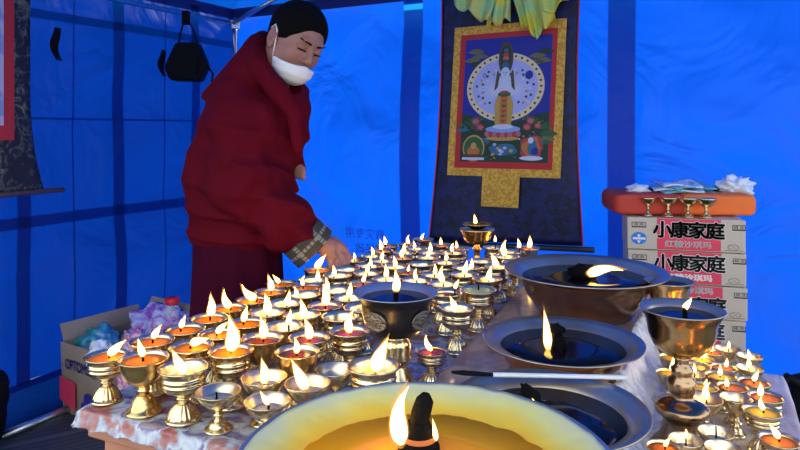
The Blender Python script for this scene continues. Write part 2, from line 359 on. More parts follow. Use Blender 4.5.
# tent frame: steel tubes
fr = thing('tent_frame', 'grey steel tube frame at the corner of the blue tent', 'tent frame')
def pole(name, a, b, r=.013): MB().tube([a, b], r, 10).build(name, M['steel'], fr, smooth=True)
pole('pole', LW(.02, 1.89, .06), LW(LV, 1.89, .06)); pole('pole', BW(.05, 1.885, .07), PX(284, -3, 3.72)+Vector((0, 0, .02)), .014)
pole('upright', LW(.04, .0, .06), LW(.04, 1.93, .06), .016)
pole('upright', LW(LV-.05, 0, .06), LW(LV-.05, 1.93, .06), .016); pole('upright', BW(L-.05, 0, .06), BW(L-.05, 1.93, .06), .016)
pole('pole', PX(284, -3, 3.72)+Vector((0, 0, .02)), PK-Vector((0, 0, .10)), .013)
MB().box(LW(.05, 1.885, .065), (.05, .05, .05), M=Matrix.Rotation(R(28), 3, 'Z')).build('joint', M['steel'], fr)
rod = thing('steel_bar', 'pale steel bar lying along the foot of the left tent wall', 'bar', LW(1.2, .02, .15))
rl = rod.location
MB().tube([LW(1.02, .02, .15)-rl, LW(1.50, .02, .15)-rl], .017, 10).build('tube', M['steel'], rod, smooth=True)
pts = [Vector((.03*math.sin(k*1.3)+.01*k/6, .03*math.cos(k*1.9), .03+.018*math.sin(k*2.3)+.02*(k % 3))) for k in range(26)]
kp = LW(1.17, .01, .15)
tag(MB().tube([kp+p for p in pts]+[kp+Vector((.08, -.03, .01)), kp+Vector((.16, -.05, .008)), kp+Vector((.22, -.02, .008))], .004, 6).build('rope', mat('grey_cord', (.25, .26, .30), .8), smooth=True),
    'knotted grey cord tied round the steel bar at the tent wall', 'rope')
# black ribbons
for (px, py0, py1, lab) in ((57, 28, 60, 'short black tie ribbon hanging beside the dark brocade scroll'), (163, 50, 76, 'short black tie ribbon hanging just left of the black bag')):
    s_, z0 = lwpx(px, py0, .05); s2, z1 = lwpx(px, py1, .05)
    def rib(i, j, s_=s_, z0=z0, z1=z1): return LW(s_+(i-.5)*.035+.012*math.sin(j*4), z0+(z1-z0)*j, .05+.012*math.sin(j*6+i))
    tag(solidify(MB().grid(rib, 2, 12).build('tie_ribbon', M['black'], smooth=True), .003), lab, 'ribbon')

# ------------------------------------------------------------------ tables
ZT = HC-.46; ZP = HC-.435; ZR = HC-.52
def board_table(name, lab, u0, u1, w0, w1, ztop, m, mleg, thick=.03, apron=.09):
    cu, cw = (u0+u1)/2, (w0+w1)/2; t = thing(name, lab, 'table', TB(cu, cw, 0), R(-25))
    du, dw = u1-u0, w1-w0
    bevel(MB().box((0, 0, ztop-thick/2), (du, dw, thick)).build('tabletop', m, t), .004)
    for q in (-1, 1):
        MB().box((0, q*(dw/2-.03), ztop-thick-apron/2), (du-.04, .022, apron)).build('apron', mleg, t)
        MB().box((q*(du/2-.03), 0, ztop-thick-apron/2), (.022, dw-.08, apron)).build('apron', mleg, t)
    for a in (-1, 1):
        for b in (-1, 1):
            bevel(MB().box((a*(du/2-.045), b*(dw/2-.045), (ztop-thick)/2), (.05, .05, ztop-thick)).build('leg', mleg, t), .004)
    return t
board_table('wooden_table', 'salmon wooden table under the floral cloth carrying the brass lamps', -.935, -.125, .765, 2.10, ZT-.004, M['wood'], M['wood'], .05)
board_table('wooden_table', 'narrow wooden table hidden under the amber basin in front', -.45, -.13, .33, .76, ZT-.004, M['wood'], M['wood'])
board_table('wooden_table', 'low side table on the right under film with the small lamps', -.080, .150, .55, 1.60, ZR-.012, M['wood'], M['wood'])
for o in C.objects:
    pass
# floral oilcloth over the lamp table, hanging a little over the left and front edges
def cloth_pt(u0, u1, w0, w1, z, drop, nse):
    du, dw = u1-u0, w1-w0
    def fn(i, j):
        a, b = -.06+i*1.12, -.06+j*1.12
        u, w_ = u0+du*min(max(a, 0), 1), w0+dw*min(max(b, 0), 1); zz = z+.0016*mnoise.noise(Vector((a*30, b*30, nse)))
        ov = max(-a, a-1, 0)*du/.06*.0+max(0, -a, a-1, -b, b-1)/.06
        if a < 0: u -= .003+.005*ov*(1+mnoise.noise(Vector((b*40, 1, nse)))); 
        if a > 1: u += .006
        if b < 0: w_ -= .006+.008*ov*(1+mnoise.noise(Vector((a*40, 2, nse))))
        if b > 1: w_ += .006
        zz -= drop*ov*(1+.35*mnoise.noise(Vector((a*14, b*14, nse+3))))
        return TB(u, w_, zz)
    return fn
o = MB().grid(cloth_pt(-.932, -.33, .755, 2.11, ZT, .026, 3), 110, 240).build('tablecloth', M['tcloth'], smooth=True)
tag(solidify(o, .002), 'red and blue floral oilcloth in wrinkled film under the brass lamps', 'tablecloth')
o = MB()
def plin(u, w_): return TB(u, w_, 0)
pts = [TB(-.395, .34, 0), TB(-.128, .34, 0), TB(-.128, 1.85, 0), TB(-.462, 1.85, 0)]
o.prism([(p.x, p.y) for p in pts], ZT+.001, ZP)
tag(bevel(o.build('wrapped_board', M['wrapped']), .006, 3), 'board wrapped in glossy pinkish film carrying the four big bowls', 'board')
o = MB().grid(cloth_pt(-.086, .155, .53, 1.60, ZR-.003, .07, 9), 50, 120).build('table_film', M['rcloth'], smooth=True)
tag(solidify(o, .002), 'pale crinkled plastic sheet over the right hand side table', 'tablecloth')

def heap(i, j):
    w_ = .75+.85*i; a = j; u = -.137+.075*a; z = ZP+.003+(ZR+.006-ZP)*min(1, max(0, (a-.15)/.6))
    n1 = mnoise.noise(Vector((i*26, j*3, 4))); n2 = mnoise.noise(Vector((i*60, j*8, 7)))
    p = TB(u, w_, z); return p+AU*(.012*n1+.006*n2)*(.3+a)*.8+Vector((0, 0, max(0, .010*n1+.006*n2+.004)))
tag(solidify(MB().grid(heap, 200, 22).build('plastic_sheet', film_mat('crumpled_film', (.80, .82, .85), .75, .2, (40, 1, .01)), smooth=True), .0012), 'crumpled clear plastic sheet between the big bowls and small lamps', 'plastic sheet')

# ------------------------------------------------------------------ lamps
def flame_mesh(kind, k=1.0):           # unit height along z
    mb = MB()
    for (sc_, mi, z0, zs) in ((1, 0, 0.02, .90), (1.22, 1, -.03, 1.07)):
        n = 12; pts = []; rs = []
        for i in range(n+1):
            t = i/n; r = .165*sc_*(math.sin(math.pi*min(1, (t+.04))**.62)**.85 if t < 1 else 0)*(1-.35*t)
            x = {0: .04*math.sin(t*4), 1: .08*t*t-.03*t, 2: -.08*t*t+.04*t, 3: .09*math.sin(t*2.6)*t, 4: .14*t**3-.08*math.sin(t*3)}[kind]
            pts.append(Vector((x, .03*math.sin(t*5+kind), z0+t*zs))); rs.append(max(r, .004))
        mb.tube(pts, rs, 10, mi)
    me = mb.mesh('flame', True); me.polygons.foreach_set('use_smooth', [True]*len(me.polygons))
    for m in FM: me.materials.append(m)
    return me
FL = [flame_mesh(k) for k in range(5)]
CUPS = {
 'A': [(.0, .046), (.012, .046), (.016, .050), (.027, .055), (.0315, .060), (.0320, .066), (.0335, .0665), (.0335, .069), (.0320, .0695), (.0325, .075), (.034, .0755), (.034, .078), (.0325, .0785), (.0335, .087), (.0390, .0935), (.0398, .0955), (.0385, .0965), (.0365, .0955), (.0320, .089), (.0300, .075), (.026, .064), (.015, .058), (0, .056)],
 'B': [(.0, .046), (.009, .046), (.014, .049), (.025, .057), (.0315, .068), (.0350, .082), (.0375, .0925), (.0398, .0955), (.0390, .0970), (.0368, .0960), (.0335, .086), (.0300, .070), (.022, .060), (.012, .056), (0, .055)],
 'C': [(.0, .046), (.006, .046), (.008, .050), (.020, .058), (.031, .072), (.038, .088), (.0402, .0945), (.0395, .0960), (.0375, .0945), (.0325, .080), (.022, .064), (.010, .057), (0, .056)]}
FEET = {
 'A': ([(0, 0), (.0275, 0), (.0285, .003), (.0265, .006), (.0255, .0062), (.023, .012), (.0185, .022), (.0125, .030), (.0095, .034), (0, .034)], (.0065, .031, 18, .055)),
 'B': ([(0, 0), (.0275, 0), (.0285, .002), (.0270, .005), (.0225, .0075), (.0195, .014), (.0165, .024), (.0115, .031), (.0085, .034), (0, .034)], None),
 'C': ([(0, 0), (.0240, 0), (.0248, .002), (.0235, .005), (.0185, .007), (.0160, .012), (.0150, .018), (.0100, .022), (.0065, .026), (.0055, .034), (0, .034)], None)}
STEM = {'A': [(0, .033), (.0095, .033), (.0078, .036), (.0078, .038), (.0115, .040), (.0115, .042), (.0085, .0435), (.0085, .045), (.012, .0465), (0, .0465)],
        'B': [(0, .033), (.0085, .033), (.0068, .036), (.0098, .0385), (.0098, .041), (.0070, .043), (.009, .0465), (0, .0465)],
        'C': [(0, .030), (.0055, .030), (.0048, .033), (.0085, .036), (.0092, .039), (.0055, .042), (.0048, .044), (.0065, .0465), (0, .0465)]}
LM = {}
for k in 'ABC':
    prof = CUPS[k]; top = max(range(len(prof)), key=lambda i: prof[i][1])
    me = MB().lathe(prof, 36, ms=[0]*top+[1]*(len(prof)-1-top)).mesh('cup', True); me.polygons.foreach_set('use_smooth', [True]*len(me.polygons))
    bm_ = M['brass2'] if k != 'B' else M['brass']
    me.materials.append(bm_); me.materials.append(M['brass_in'])
    pf, fl = FEET[k]; mf = MB().lathe(pf, 72 if fl else 32, flute=fl).mesh('foot', True); mf.polygons.foreach_set('use_smooth', [True]*len(mf.polygons)); mf.materials.append(bm_)
    ms = MB().lathe(STEM[k], 24).mesh('stem', True); ms.polygons.foreach_set('use_smooth', [True]*len(ms.polygons)); ms.materials.append(bm_)
    LM[k] = (me, ms, mf)
def disc(r, z, m, name='butter', dome=0):
    me = MB().lathe([(0, z-.004), (r*.97, z-.004), (r, z), (r*.6, z+dome), (0, z+dome)], 32).mesh(name, True); me.materials.append(m)
    me.polygons.foreach_set('use_smooth', [True]*len(me.polygons)); return me
FILL = {'O': (disc(.0345, .0905, M['oil_o']), .0905), 'Y': (disc(.0345, .0905, M['oil_y']), .0905), 'P': (disc(.0335, .0885, M['oil_p']), .0885),
        'C': (disc(.0285, .0745, M['oil_c']), .0745), 'G': (disc(.0355, .0935, M['wax_g'], dome=.001), .0945), 'E': (None, .058)}
FILLC = {'O': 'orange butter', 'Y': 'yellow butter', 'P': 'dark red butter', 'C': 'clear oil', 'G': 'greenish yellow wax', 'E': 'nothing in it'}
def wick_mesh():
    me = MB().tube([(0, 0, 0), (.0006, 0, .5), (0, 0, 1)], [.0022, .0019, .0016], 8).mesh('wick', True); me.materials.append(M['wick']); return me
WK = wick_mesh()
def child(name, me, parent, loc=(0, 0, 0), rot=(0, 0, 0), scl=(1, 1, 1)):
    o = bpy.data.objects.new(name, me); C.objects.link(o); o.parent = parent; o.location = loc; o.rotation_euler = rot; o.scale = scl; return o
def put_flame(parent, base, vec, s, ps=1.0, kind=None, fat=1.0):   # vec in metres of the world, s the parent's scale
    ln = max(vec.length, .012); d = vec.normalized()
    k = kind if kind is not None else random.randrange(5)
    q = d.to_track_quat('Z', 'Y')
    o = child('flame', FL[k], parent, base, (0, 0, 0), (ln/s*fat, ln/s*fat, ln/s)); o.rotation_mode = 'QUATERNION'
    # keep local x to the right of the picture
    z = d; y = Vector((0, 1, 0)); x = y.cross(z).normalized(); y = z.cross(x)
    pr = parent.rotation_euler.to_matrix().inverted() if parent.rotation_euler.z else Matrix.Identity(3)
    o.rotation_quaternion = (pr @ Matrix((x, y, z)).transposed()).to_quaternion()
    return o

# (rim x, rim y, filling, wick x, wick y, flame tip x, tip y[, kind of cup, width factor])
LAMPS = [
 (114, 354, 'O', 116, 352, 132, 334, 'A', .96, .381), (152, 355, 'O', 151, 351, 147, 332, 'B', 1.08, .370), (153, 339, 'O', 153, 335, 162, 320, 'A'),
 (184, 328, 'O', 180, 325, 185, 311, 'A'), (207, 318, 'O', 208, 314, 209, 291, 'A'), (228, 308, 'O', 230, 306, 220, 288, 'B'),
 (250, 300, 'O', 254, 297, 236, 285, 'A'), (270, 291, 'O', 271, 289, 268, 272, 'A'), (292, 284, 'O', 290, 282, 283, 273, 'B'),
 (246, 322, 'O', 243, 319, 247, 302, 'A'), (218, 333, 'O', 216, 331, 228, 318, 'A'), (186, 346, 'O', 185, 342, 206, 334, 'A'),
 (230, 350, 'O', 230, 349, 230, 310, 'A'), (261, 338, 'P', 262, 336, 260, 312, 'B'), (266, 312, 'C', 266, 313, 265, 290, 'A'),
 (283, 326, 'C', 288, 322, 289, 306, 'B'), (285, 302, 'C', 287, 303, 289, 287, 'A'), (303, 285, 'O', 298, 282, 298, 272, 'A'),
 (311, 293, 'C', 304, 295, 302, 283, 'B'), (302, 314, 'C', 303, 317, 301, 296, 'A'), (327, 305, 'P', 327, 303, 326, 280, 'A'),
 (344, 314, 'C', None, 0, 0, 0, 'A'), (350, 330, 'P', 350, 330, 350, 307, 'A'), (308, 338, 'P', 308, 340, 304, 317, 'A'),
 (286, 356, 'P', 285, 357, 284, 340, 'B'), (263, 374, 'C', 263, 380, 261, 354, 'C', .95, .385), (304, 381, 'C', 302, 387, 290, 356, 'C', .95, .385),
 (273, 396, 'C', 274, 399, 268, 384, 'C', .9, .395), (328, 370, 'E', None, 0, 0, 0, 'C', .9, .385), (371, 364, 'C', 372, 369, 383, 330, 'A', 1.12),
 (198, 367, 'C', 199, 373, 187, 347, 'A', 1.05, .374), (230, 386, 'C', 228, 390, None, 0, 'C', .92, .398),
 (431, 350, 'P', 431, 349, 425, 334, 'A', .84, .400), (457, 307, 'C', 456, 310, 450, 293, 'A'), (478, 289, 'G', 478, 291, None, 0, 'A', 1.15),
 (485, 278, 'C', 486, 278, 489, 263, 'A'), (527, 247, 'O', 529, 247, 530, 234, 'C'), (511, 251, 'C', 522, 246, 521, 236, 'A'),
 (333, 275, 'C', 329, 275, 329, 263, 'A'), (317, 279, 'C', 321, 279, 322, 267, 'A'), (326, 291, 'C', 318, 290, 317, 276, 'B'),
 (345, 295, 'C', 345, 293, 346, 278, 'A'), (335, 269, 'O', 333, 266, 343, 251, 'B'), (356, 259, 'C', 356, 257, 356, 250, 'A'),
 (372, 256, 'C', 372, 254, 371, 245, 'B'), (381, 250, 'O', 381, 248, 380, 237, 'A'), (393, 245, 'O', 391, 243, 390, 234, 'A'),
 (406, 245, 'O', 405, 243, 404, 234, 'A'), (423, 239, 'O', 421, 238, 424, 231, 'B'), (432, 252, 'C', 432, 251, 433, 240, 'A'),
 (444, 245, 'O', 443, 244, 443, 236, 'A'), (457, 249, 'O', 455, 248, 455, 240, 'A'), (406, 253, 'C', 406, 251, 405, 242, 'A'),
 (384, 261, 'C', 383, 259, 384, 249, 'A'), (397, 268, 'C', 396, 267, 395, 255, 'B'), (364, 271, 'C', 364, 269, 365, 259, 'A'),
 (387, 279, 'C', 386, 276, 386, 262, 'A'), (416, 278, 'C', 416, 276, 414, 265, 'A'), (434, 274, 'C', 433, 272, 434, 261, 'A'),
 (368, 282, 'O', 368, 279, 370, 269, 'A'), (350, 268, 'C', None, 0, 0, 0, 'A'), (408, 270, 'O', 407, 268, 408, 261, 'B'),
 (441, 262, 'C', 441, 259, 441, 249, 'A'), (466, 267, 'C', 471, 267, 472, 256, 'A'), (452, 274, 'C', 452, 272, 454, 258, 'A'),
 (443, 283, 'C', 443, 280, 440, 264, 'A'), (447, 292, 'P', 455, 286, 459, 276, 'A'), (498, 266, 'C', 497, 266, 491, 250, 'A'),
 (506, 256, 'C', 505, 254, 504, 238, 'A'), (426, 263, 'C', None, 0, 0, 0, 'A'), (415, 247, 'C', 413, 246, 412, 238, 'B'),
 (480, 258, 'C', None, 0, 0, 0, 'A'), (398, 258, 'O', 398, 257, 397, 248, 'A'), (463, 252, 'C', 461, 250, 461, 241, 'A'),
 (515, 262, 'P', None, 0, 0, 0, 'A'), (374, 264, 'C', 375, 263, 375, 254, 'A'), (420, 256, 'C', 420, 255, 421, 246, 'A'),
 (494, 247, 'C', 495, 236, 495, 229, 'A', .95), (356, 308, 'C', 357, 303, 358, 292, 'A'),
]
RL = [
 (714, 351, 'O', 714, 350, 714, 338, 'C', .8), (731, 350, 'C', 732, 349, 733, 341, 'C', .9), (743, 353, 'C', 743, 362, 742, 350, 'C', .85),
 (701, 358, 'Y', 702, 368, 703, 342, 'C', .85), (702, 367, 'Y', None, 0, 0, 0, 'C', .85), (725, 367, 'O', 727, 366, 728, 356, 'C', .85),
 (743, 367, 'C', 742, 366, 741, 354, 'C', .85), (716, 377, 'Y', 715, 376, 715, 364, 'C', .95), (748, 381, 'O', 748, 379, 752, 367, 'C', .95),
 (709, 386, 'Y', 711, 384, 713, 377, 'C', .9), (728, 385, 'O', 722, 384, 721, 373, 'C', .9), (757, 395, 'O', 751, 393, 750, 377, 'A', 1),
 (711, 399, 'C', 712, 398, 712, 380, 'C', 1), (756, 406, 'Y', 757, 403, 754, 389, 'A', 1.05), (711, 431, 'C', 711, 428, None, 0, 'C', .9),
 (779, 439, 'O', 779, 436, 770, 420, 'A', 1), (696, 441, 'C', 696, 438, 696, 428, 'C', .85), (722, 446, 'E', None, 0, 0, 0, 'C', .9),
 (746, 456, 'O', 745, 452, 744, 436, 'C', .95), (657, 369, 'Y', 661, 367, 662, 352, 'C', .75), (665, 446, 'O', 666, 444, 671, 434, 'C', .85),
 (693, 372, 'C', 695, 370, 695, 360, 'C', .8), (661, 355, 'Y', 664, 353, 668, 343, 'C', .75), (735, 398, 'C', None, 0, 0, 0, 'C', .9), (774, 459, 'O', None, 0, 0, 0, 'C', .95)]
def xy(px, py, dz): p = atz(px, py, dz); return [p.x, p.y]
def relax(P, rad, obst, bounds, it=140):
    n = len(P)
    for _ in range(it):
        for i in range(n):
            for j in range(i+1, n):
                dx, dy = P[j][0]-P[i][0], P[j][1]-P[i][1]; d = math.hypot(dx, dy) or 1e-5; m = (rad[i]+rad[j])*1.0
                if d < m:
                    k = (m-d)/2/d; P[i][0] -= dx*k; P[i][1] -= dy*k; P[j][0] += dx*k; P[j][1] += dy*k
            for (ox, oy, orr) in obst:
                dx, dy = P[i][0]-ox, P[i][1]-oy; d = math.hypot(dx, dy) or 1e-5; m = rad[i]+orr
                if d < m: P[i][0] += dx/d*(m-d); P[i][1] += dy/d*(m-d)
            v = Vector((P[i][0], P[i][1], 0)); u, w_ = v.dot(AU), v.dot(AW)
            u2 = min(max(u, bounds[0]), bounds[1]); w2 = min(max(w_, bounds[2]), bounds[3])
            if (u2, w2) != (u, w_): v = AU*u2+AW*w2; P[i][0], P[i][1] = v.x, v.y
    return P
FWORD = {0: 'upright flame'}
def flame_word(dx, dy):
    if dx is None: return 'unlit'
    if dy > 30: return 'very tall flame'
    if dx > 6: return 'flame blown right'
    if dx < -6: return 'flame blown left'
    return 'flame leaning right' if dx > 1.5 else 'flame leaning left' if dx < -1.5 else 'upright flame'
ORD = ['', 'nearest', 'second', 'third', 'fourth', 'fifth', 'sixth', 'seventh', 'eighth', 'ninth', 'tenth', 'eleventh', 'twelfth', 'thirteenth', 'fourteenth', 'fifteenth', 'sixteenth', 'seventeenth', 'eighteenth', 'nineteenth', 'twentieth']
def lay(data, hr, R0, hz, zt, obst, bounds, group, word):
    P = [xy(d[0], d[1], d[9] if len(d) > 9 else hr) for d in data]
    rad = [R0*(d[8] if len(d) > 8 else 1)*.985 for d in data]
    P = relax(P, rad, obst, bounds)
    # files: strips running away from the viewer, counted from the left edge
    info = []
    for i, d in enumerate(data):
        v = Vector((P[i][0], P[i][1], 0)); info.append((v.dot(AU), v.dot(AW), i))
    info.sort(); nfile = word[1]; lab = {}
    per = math.ceil(len(info)/nfile)
    for f in range(nfile):
        part = sorted(info[f*per:(f+1)*per], key=lambda q: q[1])
        for r, q in enumerate(part): lab[q[2]] = (f, r+1)
    for i, d in enumerate(data):
        cx, cy, fill, wx, wy, tx, ty, k = d[:8]; wf = d[8] if len(d) > 8 else 1
        s = R0*wf/.0398; D = P[i][1]; H = .0965*s if hz is None else hz
        f, r = lab[i]; fw = flame_word(None if (wx is None or tx is None) else tx-wx, wy-ty)
        foot = {'A': 'fluted', 'B': 'plain bell', 'C': 'slim'}[k]
        what = 'empty unlit cup' if fill == 'E' else '%s, %s' % (FILLC[fill], fw)
        label = '%s, %s, %s %s' % (word[0], what, 'frontmost in' if r == 1 else ORD[r]+' back in', word[2][f])
        t = thing('butter_lamp', label, 'butter lamp', (P[i][0], P[i][1], zt), random.uniform(-.25, .25), group)
        zs = (HC-(d[9] if len(d) > 9 else hr)-zt)/(.0965)
        t.scale = (s, s, zs)
        for nm, me in zip(('cup', 'stem', 'foot'), LM[k]): child(nm, me, t)
        fm, fz = FILL[fill]
        if fm: child('butter' if fill != 'C' else 'oil', fm, t)
        if wx is not None:
            off = (wx-cx)*D/F/s; off = max(-.026, min(.026, off))
            c, s_ = math.cos(-t.rotation_euler.z), math.sin(-t.rotation_euler.z)
            lift = .0965+(cy-wy)*D/F/zs*.9; wt = min(max(lift, fz+.008), .118)
            wl = wt-fz+.008
            lx, ly = off*c-0*s_, off*s_+0*c
            child('wick', WK, t, (lx, ly, fz-.004), (0, 0, 0), (1, 1, wl))
            if tx is not None:
                dx, dz = (tx-wx)*D/F, (wy-ty)*D/F
                o = put_flame(t, (lx, ly, wt-.004), Vector((dx, random.uniform(-.15, .15)*abs(dz), dz)), s, kind=(0 if abs(dx) < abs(dz)*.2 else 1 if dx > 0 else 2) if random.random() < .7 else (3 if dx > 0 else 4), fat=1.12)
                o.scale.z *= s/zs
FILES = ['leftmost file', 'second file from left', 'third file from left', 'fourth file from left', 'fifth file from left', 'file beside the bowls']
lay(LAMPS, .365, .0375, None, ZT+.002, [(-.008, 1.15, .042), (.225, 1.90, .040)], (-.925, -.425, .780, 2.05), 'brass butter lamps on the floral cloth', ('brass lamp', 6, FILES))
lay(RL, .455, .0288, None, ZR, [(.458, 1.056, .050), (.62, 1.42, .046)], (-.06, .135, .55, 1.58), 'small butter lamps on the right hand side table',
    ('small brass lamp', 3, ['left file, right table', 'middle file, right table', 'right file, right table']))

# ------------------------------------------------------------------ goblets and bowls
def vessel(name, lab, cat, loc, prof, top, mats, seg=64, part='bowl', foot=None, footmat=None, group=None):
    t = thing(name, lab, cat, loc, 0, group)
    MB().lathe(prof, seg, ms=[0]*top+[1]*(len(prof)-1-top)).build(part, mats, t, smooth=True)
    if foot: MB().lathe(foot, seg).build('stem', footmat or mats[0], t, smooth=True)
    return t
def liquid(t, r, z, m, name='oil', dome=0):
    MB().lathe([(0, z-.012), (r*.96, z-.012), (r, z), (r*.5, z+dome), (0, z+dome)], 64).build(name, m, t, smooth=True)
def lump(seed, r, h, n=3, amp=.3):
    bm = bmesh.new(); bmesh.ops.create_icosphere(bm, subdivisions=n, radius=1)
    for v in bm.verts:
        p = v.co.copy(); k = 1+amp*mnoise.noise(p*2.2+Vector((seed, 0, 0)))+amp*.5*mnoise.noise(p*6+Vector((0, seed, 0)))
        v.co = Vector((p.x*r*k, p.y*r*k, p.z*h*k))
    me = bpy.data.meshes.new('lump'); bm.to_mesh(me); bm.free(); return me
def lump_obj(name, seed, r, h, loc, m, parent=None, n=3, amp=.3, rot=(0, 0, 0), sx=1):
    o = link(name, lump(seed, r, h, n, amp), m, parent, smooth=True); o.location = loc; o.rotation_euler = rot; o.scale = (sx, 1, 1); return o
def big_flame(parent, base, vec, kind, fat=1.0): return put_flame(parent, base, vec, 1.0, kind=kind, fat=fat)
# dark chased goblet
H = HC-.286-ZT-.002
t = vessel('chased_goblet', 'large dark pewter goblet with chased ovals among the brass lamps', 'goblet', (-.008, 1.15, ZT+.002),
 [(0, H-.078), (.022, H-.078), (.040, H-.072), (.055, H-.055), (.060, H-.035), (.060, H-.022), (.064, H-.012), (.073, H-.002), (.075, H), (.073, H+.001), (.062, H-.008), (.056, H-.016), (.050, H-.045), (0, H-.06)], 8,
 [M['pewter'], M['steel_blue']], foot=[(0, 0), (.038, 0), (.040, .004), (.036, .010), (.030, .022), (.020, .040), (.018, .045), (.026, .050), (.030, .058), (.026, .068), (.028, .076), (.026, .084), (.022, .092), (.024, H-.077), (0, H-.077)], footmat=M['brass2'])
liquid(t, .0595, H-.011, M['oil_d'])
for a in (-125, -42, 48, 138):
    mb = MB(); n = 24; rows = 7
    def sp(rr, th, a=a):
        da = rr*math.cos(th)*R(21); dz = rr*math.sin(th)*.017; zz = H-.040+dz
        rr0 = np.interp(zz, [H-.078, H-.072, H-.055, H-.035, H-.022], [.022, .040, .055, .060, .060])
        e = .0022+(.0016 if rr > .85 else 0)+.0012*mnoise.noise(Vector((da*30, dz*600, a)))
        aa = R(a)+da; return ((rr0+e)*math.cos(aa), (rr0+e)*math.sin(aa), zz)
    mb.grid(lambda i, j: sp(.02+j, i*2*math.pi), 28, 8)
    solidify(mb.build('chased_oval', M['pewter_lit'], t, smooth=True), .002)
child('wick', WK, t, (.0, 0, H-.016), scl=(2.4, 2.4, .022)); big_flame(t, (0, 0, H+.000), Vector((.001, 0, .042)), 0, 1.05)
# tall bronze goblet at the back of the lamps
t = vessel('bronze_goblet', 'small bronze goblet rising above the lamps below the blue brocade scroll', 'goblet', (.225, 1.90, ZT+.002),
 [(0, .125), (.012, .125), (.030, .130), (.040, .142), (.042, .155), (.050, .166), (.0515, .169), (.050, .170), (.040, .162), (.037, .150), (0, .138)], 6, [M['bronze'], M['brass_in']], 40,
 foot=[(0, 0), (.038, 0), (.038, .005), (.026, .015), (.012, .05), (.017, .06), (.017, .075), (.009, .085), (.009, .105), (.015, .112), (.008, .120), (.012, .126), (0, .126)])
liquid(t, .0415, .162, M['oil_d'])
MB().lathe([(0, .168), (.015, .1685), (.034, .178), (.042, .183), (.0425, .185), (.040, .185), (.015, .172), (0, .171)], 32).build('dish', M['bronze'], t, smooth=True)
child('wick', WK, t, (-.004, 0, .170), scl=(1.6, 1.6, .018)); big_flame(t, (-.004, 0, .184), Vector((-.003, 0, .030)), 2, 1.05)
# right hand goblets
def gob(lab, loc, flame, s=1.0, m=M['bronze'], md=M['bronze_dk']):
    H = .23
    t = vessel('bronze_goblet', lab, 'goblet', loc,
     [(0, H-.078), (.012, H-.078), (.030, H-.072), (.045, H-.058), (.052, H-.038), (.0545, H-.020), (.058, H-.012), (.064, H-.002), (.066, H), (.064, H+.0012), (.055, H-.008), (.050, H-.018), (.042, H-.05), (0, H-.06)], 8, [m, M['steel_in']],
     foot=[(0, 0), (.046, 0), (.049, .003), (.050, .010), (.044, .014), (.036, .022), (.030, .036), (.0285, .048), (.033, .056), (.040, .062), (.043, .068), (.041, .074), (.030, .080), (.019, .086), (.017, .091), (.020, .096), (.0225, .106), (.021, .116), (.015, .121), (.0165, .126), (.0175, .133), (.012, .138), (.0105, .146), (.014, H-.077), (0, H-.077)], footmat=md)
    t.scale = (s, s, s); liquid(t, .0535, H-.011, M['oil_d'])
    if flame:
        child('wick', WK, t, (.004, 0, H-.016), scl=(2, 2, .018)); big_flame(t, (.004, 0, H-.002), Vector((.012, 0, .022)), 1, 1.1)
    return t
gob('tall bronze goblet with lit wick standing before the stacked cartons', (.458, 1.056, ZR), True)
gob('second bronze goblet half hidden behind the lit bronze goblet', (.60, 1.45, ZR), False, .80, M['brass'])

def bowl(lab, x, D, r, zr, zb, liq, steep=.8, mats=None, foot_r=.5):
    mats = mats or [M['bronze_dk'], M['steel_in']]; h = HC-zr-zb; w_ = r*.80
    prof = [(0, 0), (r*foot_r, 0), (r*foot_r*1.12, h*.05), (w_*.78, h*.22), (w_*.90, h*.45), (w_*.97, h*.72), (w_*1.0, h*.84), (r*.88, h*.915), (r*.985, h*.985), (r, h), (r*.99, h+.0025), (r*.87, h*.945), (w_*.985, h*.87), (w_*.95, h*.72), (w_*.8, h*.3), (0, h*.12)]
    t = vessel('offering_bowl', lab, 'bowl', (x, D, zb), prof, 9, mats, 96)
    return t, h
# back bowl
t, h = bowl('large dark bronze bowl nearest the cartons, flame blown right', .435, 1.53, .188, .329, ZP, 'd')
liquid(t, .145, h*.83, M['oil_d'])
lump_obj('wick', 3, .028, .018, (-.005, 0, h*.83+.012), M['wick'], t, amp=.5, sx=1.2)
o = big_flame(t, (.0, -.02, h*.83+.012), Vector((.085, -.01, .020)), 4, .75)
# middle bowl
t, h = bowl('wide steel lined bowl between the back and front bowls', .287, 1.15, .140, .3705, ZP, 'd', mats=[M['bronze'], M['steel_in']], foot_r=.6)
liquid(t, .1075, h*.80, M['oil_d'])
lump_obj('wick', 5, .016, .020, (-.012, -.008, h*.80+.008), M['wick'], t, amp=.45)
lump_obj('wick', 8, .011, .011, (-.014, -.012, h*.80+.034), M['wick'], t, amp=.3, sx=1.3)
big_flame(t, (-.028, -.015, h*.80), Vector((-.006, 0, .074)), 2, .62)
# front bowl
t, h = bowl('shallow steel lined bowl just behind the amber basin', .193, .854, .130, .363, ZP, 'd', foot_r=.6)
liquid(t, .100, h*.80, M['oil_d'])
lump_obj('wick', 9, .010, .020, (-.016, .022, h*.80+.018), M['wick'], t, amp=.35, rot=(0, -.6, 0))
big_flame(t, (-.006, .012, h*.80+.004), Vector((-.012, 0, .018)), 2, .7)
